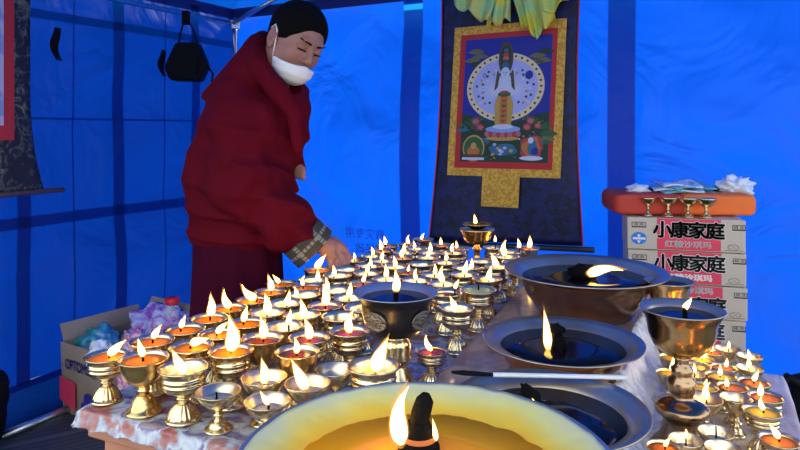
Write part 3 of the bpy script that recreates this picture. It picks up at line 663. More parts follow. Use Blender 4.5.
# foreground basin
x, D, r = .022, .58, .171; zr = HC-.292; h = zr-ZP
t = thing('amber_basin', 'huge foreground basin of glowing amber butter oil with thick wick', 'basin', (x, D, ZP))
prof = [(0, 0), (.075, 0), (.085, .004), (.115, .03), (.135, .07), (.145, .11), (.152, h-.012), (.168, h-.002), (.171, h), (.169, h+.002), (.158, h-.003), (.146, h-.010), (.138, h-.03), (.12, .06), (0, .02)]
MB().lathe(prof, 128, ms=[0]*8+[1]*6).build('bowl', [M['bronze_dk'], M['steel_blue']], t, smooth=True)
mb = MB()
def waxp(i, j):
    a = i*2*math.pi; nz = mnoise.noise(Vector((math.cos(a)*3, math.sin(a)*3, 2)))
    r0 = .118+.006*nz; r1 = .1635+.003*mnoise.noise(Vector((math.cos(a)*7, math.sin(a)*7, 5)))
    rr = r0+(r1-r0)*j; zz = h-.0155+(.0185)*(j**1.15)+.0010*mnoise.noise(Vector((rr*math.cos(a)*60, rr*math.sin(a)*60, 1)))
    return (rr*math.cos(a), rr*math.sin(a), zz)
o = mb.grid(waxp, 160, 12).build('hardened_wax', M['wax'], t, smooth=True); solidify(o, .003, -1)
liquid(t, .128, h-.0145, M['amber'])
wz = h-.0145
MB().lathe([(0, wz-.004), (.021, wz-.004), (.020, wz+.004), (.016, wz+.014), (.011, wz+.026), (0, wz+.028)], 24, c=(-.004, .045, 0)).build('wick', M['wick'], t, smooth=True)
MB().tube([(-.005, .045, wz+.018), (-.002, .045, wz+.034), (.002, .045, wz+.047), (.003, .045, wz+.053)], [.009, .0095, .0085, .004], 14).build('wick', M['wick'], t, smooth=True)
MB().lathe([(.0172, wz+.010), (.0178, wz+.011), (.0162, wz+.015), (.0155, wz+.014)], 24, c=(-.004, .045, 0)).build('ember', M['glow'], t, smooth=True)
big_flame(t, (-.020, .040, wz+.008), Vector((-.001, 0, .058)), 4, .95)
big_flame(t, (.012, .033, wz+.014), Vector((-.003, 0, .022)), 2, .7)
# ladle resting on the front bowl
t = thing('ladle', 'long pale handled ladle lying across the rim between two bowls', 'ladle', Vector((.2, .94, HC-.355)))
a = Vector((.135, .943, HC-.355))-t.location; b = Vector((.326, .938, HC-.357))-t.location; c0 = Vector((.075, .945, HC-.352))-t.location
MB().tube([a, b], .0045, 10, flat=.7).build('handle', mat('pale_handle', (.75, .75, .72), .3), t, smooth=True)
MB().tube([c0, c0.lerp(a, .3), c0.lerp(a, .7), a], [.003, .006, .005, .004], 10, flat=.6).build('scoop', M['black'], t, smooth=True)

# ------------------------------------------------------------------ cartons
BY = 2.20; bx0, bx1 = PX(630.5, 0, BY).x, PX(744.5, 0, BY).x; BWD = (bx1-bx0)*.98; BH = .1142; ztop = 1.25-(219-130)*BY/F
AX = Vector((1, 0, 0)); UPV = Vector((0, 0, 1))
def flatq(mb, x0, x1, z0, z1, y, mi=0): mb.add([(x0, y, z0), (x1, y, z0), (x1, y, z1), (x0, y, z1)], [(0, 1, 2, 3)], mi)
def ring(mb, cx, cz, rx, rz, wd, y, mi=0, n=28):
    vs_ = []
    for k in range(n):
        a = 2*math.pi*k/n; vs_ += [(cx+rx*math.cos(a), y, cz+rz*math.sin(a)), (cx+(rx-wd)*math.cos(a), y, cz+(rz-wd)*math.sin(a))]
    mb.add(vs_, [(2*k, 2*((k+1) % n), 2*((k+1) % n)+1, 2*k+1) for k in range(n)], mi)
def fdisc(mb, cx, cz, r, y, mi=0, n=28, rz=None):
    rz = rz or r; mb.add([(cx+r*math.cos(2*math.pi*k/n), y, cz+rz*math.sin(2*math.pi*k/n)) for k in range(n)], [tuple(range(n))], mi)
def make_carton(variant):
    t = thing('carton', 'x', 'carton', rz=R(-14)); W, Hh, Dp = BWD, BH-.003, .20
    bevel(MB().box((0, Dp/2, Hh/2), (W, Dp, Hh)).build('box_body', M['card'], t), .003)
    e = -.0008
    px = lambda v: (v-687.5)*BY/F; pz = lambda v: (255-v)*Hh/36.0      # layout on the printed face
    mb = MB(); flatq(mb, px(660.5), px(720.5), pz(254), pz(219.4), e); mb.build('red_panel', M['pinkred'], t, fix=False)
    ty, sy = (233, 248) if variant == 0 else (242, 225)
    for i, ch in enumerate('小康家庭'):
        xx = px(665.5+i*16.6)
        place_text('lettering_outline', ch, .060, M['cream'], Vector((xx, e-.0007, pz(ty))), AX, UPV, t, off=.0044, sx=1.04)
        place_text('lettering', ch, .060, M['ink'], Vector((xx, e-.0014, pz(ty))), AX, UPV, t, off=.0019, sx=1.04)
    place_text('subtitle', '红糖沙琪玛', .024, M['cream'], Vector((px(690), e-.0008, pz(sy))), AX, UPV, t, off=.001, sx=1.25)
    mb = MB(); fdisc(mb, px(643), pz(242.5), .0255, e-.0003, 0, rz=.0215); fdisc(mb, px(643), pz(239.5), .005, e-.0010, 1)
    flatq(mb, px(637), px(649.5), pz(244), pz(241.5), e-.0010, 1)
    mb.add([(px(641), e-.001, pz(245)), (px(645), e-.001, pz(245)), (px(643), e-.001, pz(248.5))], [(0, 1, 2)], 1)
    mb.build('emblem', [M['blueink'], M['cream']], t, fix=False)
    for (x0, x1) in ((636, 650), (731, 743)):
        mb = MB()
        for q in ((x0, x1, 224.2, 224.8), (x0, x1, 229, 230.4), (x0, x0+.6, 224.2, 230), (x1-.6, x1, 224.2, 230)): flatq(mb, px(q[0]), px(q[1]), pz(q[3]), pz(q[2]), e-.0004)
        mb.build('stamp_frame', M['ink'], t, fix=False)
        place_text('stamp_text', '精 制' if x0 < 700 else '精 选', .0115, M['ink'], Vector((px((x0+x1)/2), e-.0004, pz(227))), AX, UPV, t, sx=1.2)
    mb = MB(); ring(mb, px(732), pz(249), .018, .0105, .0008, e-.0004); ring(mb, px(729.5), pz(248.6), .008, .0065, .0007, e-.0004); ring(mb, px(734.5), pz(248.8), .007, .0055, .0007, e-.0004)
    flatq(mb, px(724), px(741), pz(252.6), pz(252.2), e-.0004)
    mb.build('oval_mark', M['ink'], t, fix=False)
    return t
CT = [make_carton(0), make_carton(1)]
CL = ['kraft carton on top of the stack, directly under the orange cushion', 'kraft carton second from the top of the stack', 'kraft carton third from the top, subtitle above its big characters', 'kraft carton fourth from the top behind the lit bronze goblet',
      'kraft carton fifth from the top, behind the small right hand lamps', 'kraft carton third from the bottom of the stack', 'kraft carton second from the bottom of the stack', 'kraft carton at the bottom of the stack']
used = [False, False]
for i in range(8):
    k = 1 if i == 2 else 0
    t = CT[k] if not used[k] else copy_tree(CT[k]); used[k] = True
    t.location = ((bx0+bx1)/2+.006+[0, .004, .006, .003, -.004, .002, 0, .003][i], BY+.03+[0, .004, 0, .006, 0, .003, 0, 0][i], ztop-BH*(i+1)); t['label'] = CL[i]; t['group'] = 'stacked printed cartons'
zb_ = ztop-BH*8
t = thing('pallet', 'low wooden pallet under the stack of cartons', 'pallet', ((bx0+bx1)/2+.03, BY+.14, 0), R(-14))
for q in (-.15, -.05, .05, .15): MB().box((q, 0, zb_-.007), (.07, .20, .012)).build('slat', M['pallet'], t)
for q in (-.11, .11): MB().box((0, q, (zb_-.014)/2), (BWD-.02, .05, zb_-.014)).build('bearer', M['pallet'], t)
# cushion
ca, cb = PX(620, 0, 2.27).x, PX(759, 0, 2.27).x; ch_ = .077
t = thing('cushion', 'long red and orange seat cushion lying on the cartons', 'cushion', ((ca+cb)/2, 2.39, ztop), R(-5))
def cush(x0, x1, m, nm):
    def fn(i, j):       # rounded slab
        x = x0+(x1-x0)*i; a = j*2*math.pi; c, s_ = math.cos(a), math.sin(a); p = .24
        y = .115*math.copysign(abs(c)**p, c); z = ch_/2+ch_/2*math.copysign(abs(s_)**p, s_)
        e = min(1, ((cb-ca)/2-abs(x))/.02); e = max(e, 0)**.5; z = ch_/2+(z-ch_/2)*(.65+.35*e); y *= (.85+.15*e)
        z += .003*mnoise.noise(Vector((x*25, y*20, 1)))*(1 if z > ch_*.3 else 0)
        return (x, y, max(z, .0005))
    mb = MB().grid(fn, 30, 40)
    for i in (0, 30): mb.f.append(tuple(j*31+i for j in range(40))); mb.m.append(0)
    mb.build(nm, m, t, smooth=True)
w2 = (cb-ca)/2; cut = PX(688, 0, 2.27).x-(ca+cb)/2
cush(-w2, cut, M['reda'], 'red_cover'); cush(cut, w2, M['ora'], 'orange_cover')  # one cushion cover: shaded left and lit right given as two colours
tag(lump_obj('plastic_bag', 21, .033, .021, PX(638.5, 189.5, 2.38), M['bag_w'], amp=.5, sx=1.15), 'small crumpled white plastic bag at the left end of the cushion', 'plastic bag')
tag(lump_obj('plastic_bag', 27, .052, .036, PX(734, 186.5, 2.38), M['bag_w'], n=4, amp=.55, sx=1.08), 'larger crumpled white plastic bag at the right end of the cushion', 'plastic bag')
tag(lump_obj('dark_pouch', 31, .045, .018, PX(706, 190.5, 2.42), M['black'], amp=.3, sx=1.3), 'flat black pouch between the papers and the right plastic bag', 'pouch')
tag(lump_obj('dark_pouch', 33, .03, .013, PX(652, 191.5, 2.43), M['black'], amp=.3, sx=1.2), 'small black pouch between the left plastic bag and the papers', 'pouch')
for i, (px, w_, rz, m, lab) in enumerate(((683, .20, .12, 'paper2', 'teal leaflet at the bottom of the pile on the cushion'), (676, .17, -.2, 'paper', 'printed leaflet in the middle of the pile on the cushion'), (686, .18, .3, 'paper2', 'teal leaflet second from the top of the pile'), (677, .14, .02, 'paper', 'pale printed leaflet on top of the pile on the cushion'))):
    zz = ztop+ch_+.004+i*.008
    def lf(i_, j_, w_=w_): return ((i_-.5)*w_, (j_-.5)*.11, .006*math.sin(i_*5+j_*3)+.004*i_)
    o = solidify(MB().grid(lf, 14, 6).build('leaflet', M[m], smooth=True), .005); o.location = PX(px, 180, 2.36); o.location.z = zz; o.rotation_euler = (.10, 0, rz)
    tag(o, lab, 'leaflet', 'papers on the cushion')
for px, lab in ((648, 'leftmost of four unlit little brass lamps before the cushion'), (668, 'second from left of four little brass lamps before the cushion'), (688, 'third from left of four little brass lamps before the cushion'), (706, 'rightmost of four little brass lamps before the cushion')):
    t = thing('small_butter_lamp', lab, 'butter lamp', (PX(px, 0, 2.25-(px-687)*.0009).x, 2.25-(px-687)*.0009, ztop), 0, 'four little brass lamps on the top carton')
    for nm, me in zip(('cup', 'stem', 'foot'), LM['C']): child(nm, me, t)
    t.scale = (.72, .72, .67) if px < 660 else (.88, .88, .70)

# ------------------------------------------------------------------ hanging scroll on the back wall
OFF = .11
sc1 = thing('silk_scroll', 'deity painting scroll on navy brocade hanging on the back wall', 'scroll painting', BW(1.75, .66, OFF))
def SL(p): return p-sc1.location
def B(px, py, off): t_, z_ = bwpx(px, py, off); return BW(t_, z_, off)
c_tl, c_tr, c_br, c_bl = [bwpx(*q, OFF) for q in ((442, -4), (580, -4), (583, 246), (429, 240))]
def bro(i, j):
    waist = .020*math.sin(math.pi*j)
    t_ = (c_bl[0]+(c_tl[0]-c_bl[0])*j+waist)*(1-i)+(c_br[0]+(c_tr[0]-c_br[0])*j-waist)*i
    z_ = (c_bl[1]*(1-i)+c_br[1]*i)*(1-j)+(c_tl[1])*j
    return SL(BW(t_, z_, OFF-.004+.008*math.sin(i*9)*(1-j)))
solidify(MB().grid(bro, 40, 40).build('brocade', M['navyb'], sc1, smooth=True), .004)
mb = MB()
for k in (0, 1): MB().tube([bro(k, j/20)+TV*.004 for j in range(21)], .004, 6).build('edging', M['redb'], sc1)
MB().tube([SL(BW(c_bl[0]-.03, c_bl[1]-.012, OFF+.01)), SL(BW(c_br[0]+.05, c_br[1]-.012, OFF+.01))], .013, 12).build('roller', mat('dark_rod', (.03, .015, .012), .4), sc1, smooth=True)
# coordinates a, b on the sheet run over the gold border's outline (0..1)
q_tl, q_tr, q_br, q_bl = [bwpx(*q, OFF+.012) for q in ((455, 28), (567, 18), (560.5, 178.5), (447, 175))]
def G(a, b, lay=0):
    t_ = (q_bl[0]*(1-a)+q_br[0]*a)*(1-b)+(q_tl[0]*(1-a)+q_tr[0]*a)*b; z_ = (q_bl[1]*(1-a)+q_br[1]*a)*(1-b)+(q_tl[1]*(1-a)+q_tr[1]*a)*b
    return SL(BW(t_, z_, OFF+.012+lay*.0007))
def quad(mb, a0, a1, b0, b1, lay, mi=0): mb.add([G(a0, b0, lay), G(a1, b0, lay), G(a1, b1, lay), G(a0, b1, lay)], [(0, 1, 2, 3)], mi)
mb = MB(); quad(mb, 0, 1, 0, 1, 0); quad(mb, .33, .66, -.20, .01, -1)
mb.build('gold_border', M['gold'], sc1, fix=False)
mb = MB(); quad(mb, .065, .93, .052, .945, 1); mb.build('red_border', M['redb'], sc1, fix=False)
PC = {'sky': (.010, .022, .30), 'pale': (.44, .46, .78), 'ivory': (.80, .66, .36), 'dot': (.10, .02, .02), 'green': (.03, .12, .035), 'dgreen': (.012, .045, .02), 'brown': (.10, .055, .02),
      'red': (.45, .05, .04), 'white': (.62, .66, .76), 'orange': (.55, .17, .03), 'gold': (.55, .34, .06), 'pink': (.50, .14, .18), 'teal': (.03, .15, .25), 'cloud': (.16, .15, .06), 'bluew': (.25, .40, .70)}
pk = list(PC); pm = [mat('paint_'+k, PC[k], .6) for k in pk]; PI_ = {k: i for i, k in enumerate(pk)}
mb = MB()
def I(a, b): return (.115+a*.775, .095+b*.815)             # inside the painted panel
def PP(pts, col, lay): mb.add([G(*I(a, b), lay) for a, b in pts], [tuple(range(len(pts)))], PI_[col])
def PE(a, b, ra, rb, col, lay, n=24, rot=0, wob=0): PP([(a+ra*(1+wob*math.sin(5*k))*math.cos(2*math.pi*k/n)*math.cos(rot)-rb*math.sin(2*math.pi*k/n)*math.sin(rot), b+rb*(1+wob*math.sin(7*k))*math.sin(2*math.pi*k/n)*math.cos(rot)+ra*math.cos(2*math.pi*k/n)*math.sin(rot)) for k in range(n)], col, lay)
PP([(0, 0), (1, 0), (1, 1), (0, 1)], 'sky', 2)
PP([(0, 0), (1, 0), (1, .40), (.85, .38), (.7, .33), (.3, .33), (.15, .37), (0, .40)], 'dgreen', 3)
for k in range(16): PE(random.random(), .14+random.random()*.22, .05+.05*random.random(), .015+.012*random.random(), random.choice(['green', 'green', 'teal', 'cloud', 'brown']), 3+.1*k, 14, wob=.2)
for (a, b) in ((.13, .9), (.18, .86), (.09, .83), (.15, .8), (.84, .84), (.9, .80), (.82, .79), (.93, .87)): PE(a, b, .09, .018, random.choice(['cloud', 'dgreen']), 5, 14, wob=.25)
PE(.49, .60, .445, .275, 'ivory', 5.5, 48)
for k in range(34):
    a = 2*math.pi*k/34; PE(.49+.408*math.cos(a), .60+.252*math.sin(a), .014, .010, 'dot' if k % 2 else 'brown', 6, 8)
PE(.49, .60, .375, .228, 'pale', 6.2, 48)
for s_ in (-1, 1):                     # fine radiating arms
    for k in range(16):
        a = R(-55+k*9.5); ln = .20+.10*((k*7) % 5)/5
        x0, y0 = .49+s_*.05, .58; x1, y1 = x0+s_*ln*math.cos(a), y0+ln*.62*math.sin(a); nx, ny = .004, .006
        PP([(x0, y0-ny), (x1, y1-ny*.6), (x1, y1+ny*.6), (x0, y0+ny)], 'white', 6.4+.01*k); PE(x1, y1, .016, .011, ['green', 'gold', 'white', 'brown'][k % 4], 6.8, 8)
PE(.49, .83, .085, .135, 'brown', 7, 20); PE(.49, .83, .062, .115, 'dgreen', 7.3, 20)
for (b, r_, c_) in ((.93, .02, 'brown'), (.895, .026, 'teal'), (.86, .034, 'red'), (.83, .036, 'pink'), (.80, .042, 'brown'), (.775, .046, 'teal')): PE(.49, b, r_, r_*.55, c_, 7.6, 14)
PE(.49, .715, .052, .045, 'white', 8, 18); PP([(.40, .68), (.58, .68), (.62, .58), (.57, .52), (.41, .52), (.36, .58)], 'white', 7.8)
PP([(.40, .745), (.43, .70), (.41, .60), (.37, .57)], 'brown', 8.1); PP([(.58, .745), (.55, .70), (.57, .60), (.61, .57)], 'brown', 8.1)
PE(.475, .715, .008, .004, 'dot', 8.3, 8); PE(.505, .715, .008, .004, 'dot', 8.3, 8); PE(.49, .697, .010, .003, 'red', 8.3, 8)
PP([(.42, .54), (.56, .54), (.60, .46), (.58, .28), (.40, .28), (.38, .46)], 'gold', 8)
PP([(.45, .54), (.53, .54), (.535, .28), (.445, .28)], 'orange', 8.3)
for k in range(6): PP([(.455, .50-k*.04), (.525, .50-k*.04), (.49, .475-k*.04)], ['red', 'green'][k % 2], 8.6)
PE(.49, .545, .075, .022, 'green', 8.7, 16); PE(.49, .56, .05, .012, 'red', 8.9, 12)
PE(.76, .69, .045, .035, 'sky', 7.5, 12); PE(.25, .70, .02, .018, 'brown', 7.2, 12); PE(.25, .70, .013, .012, 'pale', 7.4, 12)
PE(.49, .265, .20, .03, 'bluew', 9, 24); PE(.49, .285, .12, .02, 'white', 9.2, 18)
for k in range(9): PE(.31+k*.045, .215+.012*abs(k-4)/4, .027, .024, 'red' if k % 2 else 'pink', 9.4+.02*k, 12)
PE(.49, .19, .19, .018, 'gold', 9.3, 20)
for (a, b, r_) in ((.17, .33, .06), (.23, .28, .05), (.80, .33, .055), (.76, .28, .05), (.88, .29, .045)): PE(a, b, r_, r_*.5, 'red', 6, 12, wob=.2); PE(a, b, r_*.6, r_*.32, 'pink', 6.5, 10); 
for s_ in (-1, 1):
    for k in range(6): PE(.49+s_*(.26+.05*k), .36-.015*k, .045, .010, 'green', 6.1, 10, rot=s_*.4)
PE(.16, .11, .13, .11, 'gold', 7, 22); PE(.16, .11, .115, .095, 'green', 7.3, 22); PE(.16, .13, .035, .028, 'gold', 7.6, 14); PE(.16, .085, .075, .042, 'orange', 7.5, 16); PP([(.03, .035), (.29, .035), (.27, .06), (.05, .06)], 'brown', 7.8); PP([(.03, .015), (.29, .015), (.29, .035), (.03, .035)], 'white', 7.9)
PE(.82, .12, .13, .10, 'red', 7, 22, wob=.15); PE(.82, .12, .10, .08, 'orange', 7.2, 18, wob=.2); PE(.83, .12, .055, .06, 'teal', 7.6, 14, wob=.15); PE(.81, .175, .03, .025, 'white', 7.8, 12); PE(.86, .09, .04, .03, 'sky', 7.9, 12); PE(.82, .035, .13, .018, 'white', 7.9, 16)
PE(.50, .10, .16, .05, 'teal', 6.8, 20, wob=.1)
for k in range(12): PE(.38+.22*random.random(), .06+.10*random.random(), .022, .012, random.choice(['white', 'gold', 'green', 'pale']), 7.4+.01*k, 8)
for k in range(46): PE(.05+.9*random.random(), .02+.33*random.random(), .012, .007, random.choice(['gold', 'green', 'pink', 'cloud', 'white', 'teal']), 6.55+.005*k, 7)
mb.build('painting', pm, sc1, fix=False)
# silk scarf gathered over the top of the scroll
sf = thing('silk_scarf', 'yellow and green silk scarf draped over the top of the deity scroll', 'scarf', B(511, 0, .17))
def drape(name, top, bot, amp, fr, ph):
    def fn(i, j):
        p = Vector(top[0]).lerp(Vector(top[1]), i).lerp(Vector(bot[0]).lerp(Vector(bot[1]), i), j)
        px, py = p.x, p.y+(3 if j > .9 else 0)*math.sin(i*11+ph)
        t_, z_ = bwpx(px, py, .16); return BW(t_, z_, .17+amp*math.sin(i*fr+ph+j)*(.4+.6*j)+.015*math.sin(math.pi*i))-sf.location
    solidify(MB().grid(fn, 36, 14).build(name, M['khata'], sf, smooth=True), .002)
drape('swag', [(450, -26, 0), (506, -26, 0)], [(457, 6, 0), (490, 24, 0)], .018, 14, 0)
drape('swag', [(512, -26, 0), (582, -26, 0)], [(532, 24, 0), (568, 2, 0)], .018, 15, 1)
drape('tail', [(494, -20, 0), (512, -20, 0)], [(487, 27, 0), (511, 21, 0)], .016, 13, 2)
drape('tail', [(508, -20, 0), (532, -20, 0)], [(523, 25, 0), (541, 39, 0)], .018, 12, .5)
drape('tail', [(522, -22, 0), (548, -22, 0)], [(538, 37, 0), (556, 20, 0)], .016, 10, 1.5)

# ------------------------------------------------------------------ dark scroll at the left
OL = .10
s2_ = thing('brocade_scroll', 'dark floral brocade scroll with red border hanging at the left', 'scroll painting', LW(1.6, .95, OL))
def LP(s, z, e=0): return LW(s, z, OL+e)-s2_.location
sr, zr_ = lwpx(30, 0, OL); sb, zb2 = lwpx(44, 191, OL)
def lb(i, j):
    e0 = sr+(sb-sr)*(max(0, 1-j*2.2))**2
    return LP(e0+(1.92-e0)*i, zb2+(1.925-zb2)*j, .006*math.sin(i*8)*(1-j))
solidify(MB().grid(lb, 24, 40).build('brocade', M['darkbro'], s2_, smooth=True), .004)
ri, _ = lwpx(14, 100, OL+.01); rj, zz1 = lwpx(3, 134, OL+.01); _, zz2 = lwpx(14, 140, OL+.01)
mb = MB(); mb.add([LP(ri, zz2, .012), LP(1.86, zz2, .012), LP(1.86, 1.925, .012), LP(ri, 1.925, .012)], [(0, 1, 2, 3)]); mb.build('red_border', M['redb'], s2_)
mb = MB(); mb.add([LP(rj, zz2+.06, .015), LP(1.80, zz2+.06, .015), LP(1.80, 1.9, .015), LP(rj, 1.9, .015)], [(0, 1, 2, 3)]); mb.build('painting', mat('pale_painting', (.30, .34, .55), .6, var=(14, (.55, .5, .6), .45, .55)), s2_)
MB().tube([LP(sb-.085, zb2, .01), LP(1.98, zb2, .01)], .011, 12).build('roller', mat('rod_wood', (.16, .07, .04), .5), s2_, smooth=True)

# ------------------------------------------------------------------ black bag hanging from the tent pole
bc = PX(188, 62, 3.42)
t = thing('shoulder_bag', 'black shoulder bag hanging from the tent pole at upper left', 'bag', bc)
def rbox(nm, d, m, parent, loc=(0, 0, 0), bw=.03, rz=0):
    o = bevel(MB().box((0, 0, 0), d).build(nm, m, parent, smooth=True), bw, 4); o.location = loc; o.rotation_euler = (0, 0, rz); return o
mb = MB(); hexp = [(-.085, -.10), (.075, -.105), (.11, -.02), (.06, .10), (-.055, .10), (-.115, -.03)]
mb.add([(x, -.05, z) for x, z in hexp]+[(x, .05, z) for x, z in hexp], [tuple(range(6)), tuple(range(6, 12))[::-1]]+[(i, i+6, (i+1) % 6+6, (i+1) % 6) for i in range(6)])
bevel(mb.build('bag_body', M['black'], t), .02, 3)
MB().box((0, -.056, -.03), (.13, .016, .09)).build('front_pocket', M['black'], t)
tp = PX(186, 14, 3.42)-bc
MB().tube([(-.05, 0, .09), (-.04, 0, .15), tp, (.035, 0, .15), (.05, 0, .09)], .010, 8, flat=.4).build('strap', M['black'], t)
MB().box(tp+Vector((0, 0, -.02)), (.035, .035, .07)).build('buckle', M['black'], t)
MB().tube([(.09, 0, 0), (.13, 0, -.06), (.125, 0, -.13), (.10, 0, -.16)], .006, 6).build('strap', M['black'], t)

# ------------------------------------------------------------------ open carton with plastic bags, lower left
P1, P2 = Vector((-1.50, 2.90, 0)), Vector((-1.25, 2.74, 0)); d1 = (P2-P1).normalized(); d2 = Vector((-d1.y, d1.x, 0)); Lf = (P2-P1).length; Ld = .40; hb = .31
t = thing('open_carton', 'open brown carton full of plastic bags left of the lamp table', 'carton', P1)
def pn(name, a, b, z0, z1, lean=Vector((0, 0, 0))):
    mb = MB(); mb.add([a+Vector((0, 0, z0)), b+Vector((0, 0, z0)), b+lean+Vector((0, 0, z1)), a+lean+Vector((0, 0, z1))], [(0, 1, 2, 3)]); return solidify(mb.build(name, M['card2'], t), .006)
Z0 = Vector((0, 0, 0)); e1, e2 = d1*Lf, d2*Ld
pn('side_panel', Z0, e1, 0, hb, -d2*.012); pn('side_panel', e2, e1+e2, 0, hb); pn('side_panel', Z0, e2, 0, hb); pn('side_panel', e1, e1+e2, 0, hb)
mb = MB(); mb.add([Z0+Vector((0, 0, .004)), e1+Vector((0, 0, .004)), e1+e2+Vector((0, 0, .004)), e2+Vector((0, 0, .004))], [(0, 1, 2, 3)]); solidify(mb.build('bottom_panel', M['card2'], t), .006)
pn('flap', e2, e1+e2, hb, hb+.10, d2*.06); pn('flap', Z0, e2, hb, hb+.07, -d1*.03)
fo = -d2*.022
place_text('lettering', 'OPTOMS', .062, M['navyink'], e1*.46+fo+Vector((0, 0, hb*.72)), d1, UPV-d2*.04, t, off=.0015, sx=.72)
mb = MB(); mb.add([fo+e1*.02+Vector((0, 0, .06)), fo+e1*.42+Vector((0, 0, .03)), fo+e1*.42+Vector((0, 0, .15)), fo+e1*.02+Vector((0, 0, .165))], [(0, 1, 2, 3)]); mb.build('red_block', M['pinkred'], t)
mb = MB()
for k in range(3):
    a = R(90+120*k); cx, cz = .72*Lf+.028*math.cos(a), .075+.028*math.sin(a)
    mb.add([fo+d1*(cx+.026*math.cos(a+R(60*q)))+Vector((0, 0, cz+.026*math.sin(a+R(60*q)))) for q in range(6)][:6], [(0, 1, 2, 3, 4, 5)])
mb.build('emblem', M['navyink'], t); 
mid = P1+e1*.5+e2*.5
for (off, r, hh, m, seed, lab, sx) in (
    (Vector((.13, .10, .30)), .115, .12, 'bag_p', 41, 'purple and clear plastic bag heaped on the open carton', 1.3),
    (Vector((-.10, -.04, .27)), .075, .085, 'bag_g', 43, 'green and blue plastic bag in the open carton', 1.2),
    (P2+d2*.12+d1*.05-mid+Vector((0, 0, .21)), .085, .17, 'bag_pk', 45, 'pink and white printed bag hanging out of the open carton', .9),
    (Vector((.36, .13, .27)), .10, .13, 'bag_b', 47, 'pale blue translucent plastic bag beside the monk robe hem', 1.5),
    (P2+d2*.02-d1*.05-mid+Vector((0, 0, .28)), .05, .07, 'bag_w', 49, 'white plastic bag tucked behind the carton printed face', 1.0)):
    tag(lump_obj('plastic_bag', seed, r, hh, mid+off, M[m], n=4, amp=.35, sx=sx), lab, 'plastic bag')
t = thing('plastic_jar', 'clear jar with a red cap standing among the plastic bags', 'jar', mid+Vector((.20, .06, .36)))
MB().lathe([(0, 0), (.035, 0), (.037, .04), (.028, .07), (.026, .075), (0, .075)], 24).build('jar_body', M['film'], t, smooth=True)
MB().lathe([(0, .075), (.032, .075), (.033, .08), (.033, .10), (.030, .105), (0, .105)], 24).build('cap', M['redcap'], t, smooth=True)
# dark sacks at the picture's lower corners
tag(lump_obj('black_sack', 61, .16, .20, (-1.66, 2.44, .19), M['black'], n=4, amp=.2, sx=1), 'black sack on the paving at the far left', 'sack')
t = thing('backpack', 'black backpack on the ground right of the small lamps', 'backpack', (1.09, 1.74, 0))
o = link('pack_body', lump(71, .16, .28, 4, .12), M['black'], t, smooth=True); o.location = (0, 0, .30)
o = link('front_pocket', lump(73, .11, .14, 4, .12), M['black'], t, smooth=True); o.location = (-.05, -.13, .25)
MB().tube([(-.12, -.02, .42), (-.13, -.03, .54), (-.07, -.03, .60), (.0, -.02, .56)], .012, 8).build('handle', M['black'], t, smooth=True)
MB().tube([(-.10, -.14, .50), (-.11, -.17, .35), (-.10, -.16, .15)], .012, 8, flat=.4).build('strap', mat('olive_strap', (.10, .10, .04), .7), t, smooth=True)

# ------------------------------------------------------------------ the monk (signed distance modelling, surface nets)
S = .002846; D0 = 1.85
def surf_nets(fx, xs, ys, zs):
    X, Y, Z = np.meshgrid(xs, ys, zs, indexing='ij'); f = fx(X, Y, Z).astype(np.float32)
    s = f < 0; nx, ny, nz = f.shape
    acc = np.zeros((nx-1, ny-1, nz-1, 3), np.float32); cnt = np.zeros((nx-1, ny-1, nz-1), np.float32)
    P = (xs, ys, zs)
    for ax in range(3):
        sl0 = [slice(None)]*3; sl1 = [slice(None)]*3; sl0[ax] = slice(0, -1); sl1[ax] = slice(1, None)
        a, b = f[tuple(sl0)], f[tuple(sl1)]; cr = (a < 0) != (b < 0); t = np.where(cr, a/(a-b+1e-12), 0)
        idx = np.meshgrid(*[np.arange(n) for n in a.shape], indexing='ij')
        co = [P[k][idx[k]] for k in range(3)]
        co[ax] = co[ax]+t*(P[ax][np.minimum(idx[ax]+1, len(P[ax])-1)]-P[ax][idx[ax]])
        o1, o2 = [k for k in range(3) if k != ax]
        for da in (0, 1):
            for db in (0, 1):
                # edge at (i,j,k) borders cells shifted by -da/-db on the other axes
                src = [slice(None)]*3; dst = [slice(None)]*3
                src[o1] = slice(da, f.shape[o1]-1+da); src[o2] = slice(db, f.shape[o2]-1+db)
                c_ = cr[tuple(src)]
                cnt += c_
                for k in range(3): acc[..., k] += np.where(c_, co[k][tuple(src)], 0)
    act = cnt > 0; vid = -np.ones(act.shape, np.int64); vid[act] = np.arange(act.sum())
    V = acc[act]/cnt[act][:, None]; Q = []
    for ax in range(3):
        sl0 = [slice(None)]*3; sl1 = [slice(None)]*3; sl0[ax] = slice(0, -1); sl1[ax] = slice(1, None)
        cr = s[tuple(sl0)] != s[tuple(sl1)]; o1, o2 = [k for k in range(3) if k != ax]
        ii = np.argwhere(cr); ii = ii[(ii[:, o1] > 0) & (ii[:, o2] > 0) & (ii[:, o1] < f.shape[o1]-1) & (ii[:, o2] < f.shape[o2]-1)]
        def g(a, b): q = ii.copy(); q[:, o1] -= a; q[:, o2] -= b; return vid[q[:, 0], q[:, 1], q[:, 2]]
        Q.append(np.stack([g(0, 0), g(1, 0), g(1, 1), g(0, 1)], 1))
    Q = np.concatenate(Q); return V, Q
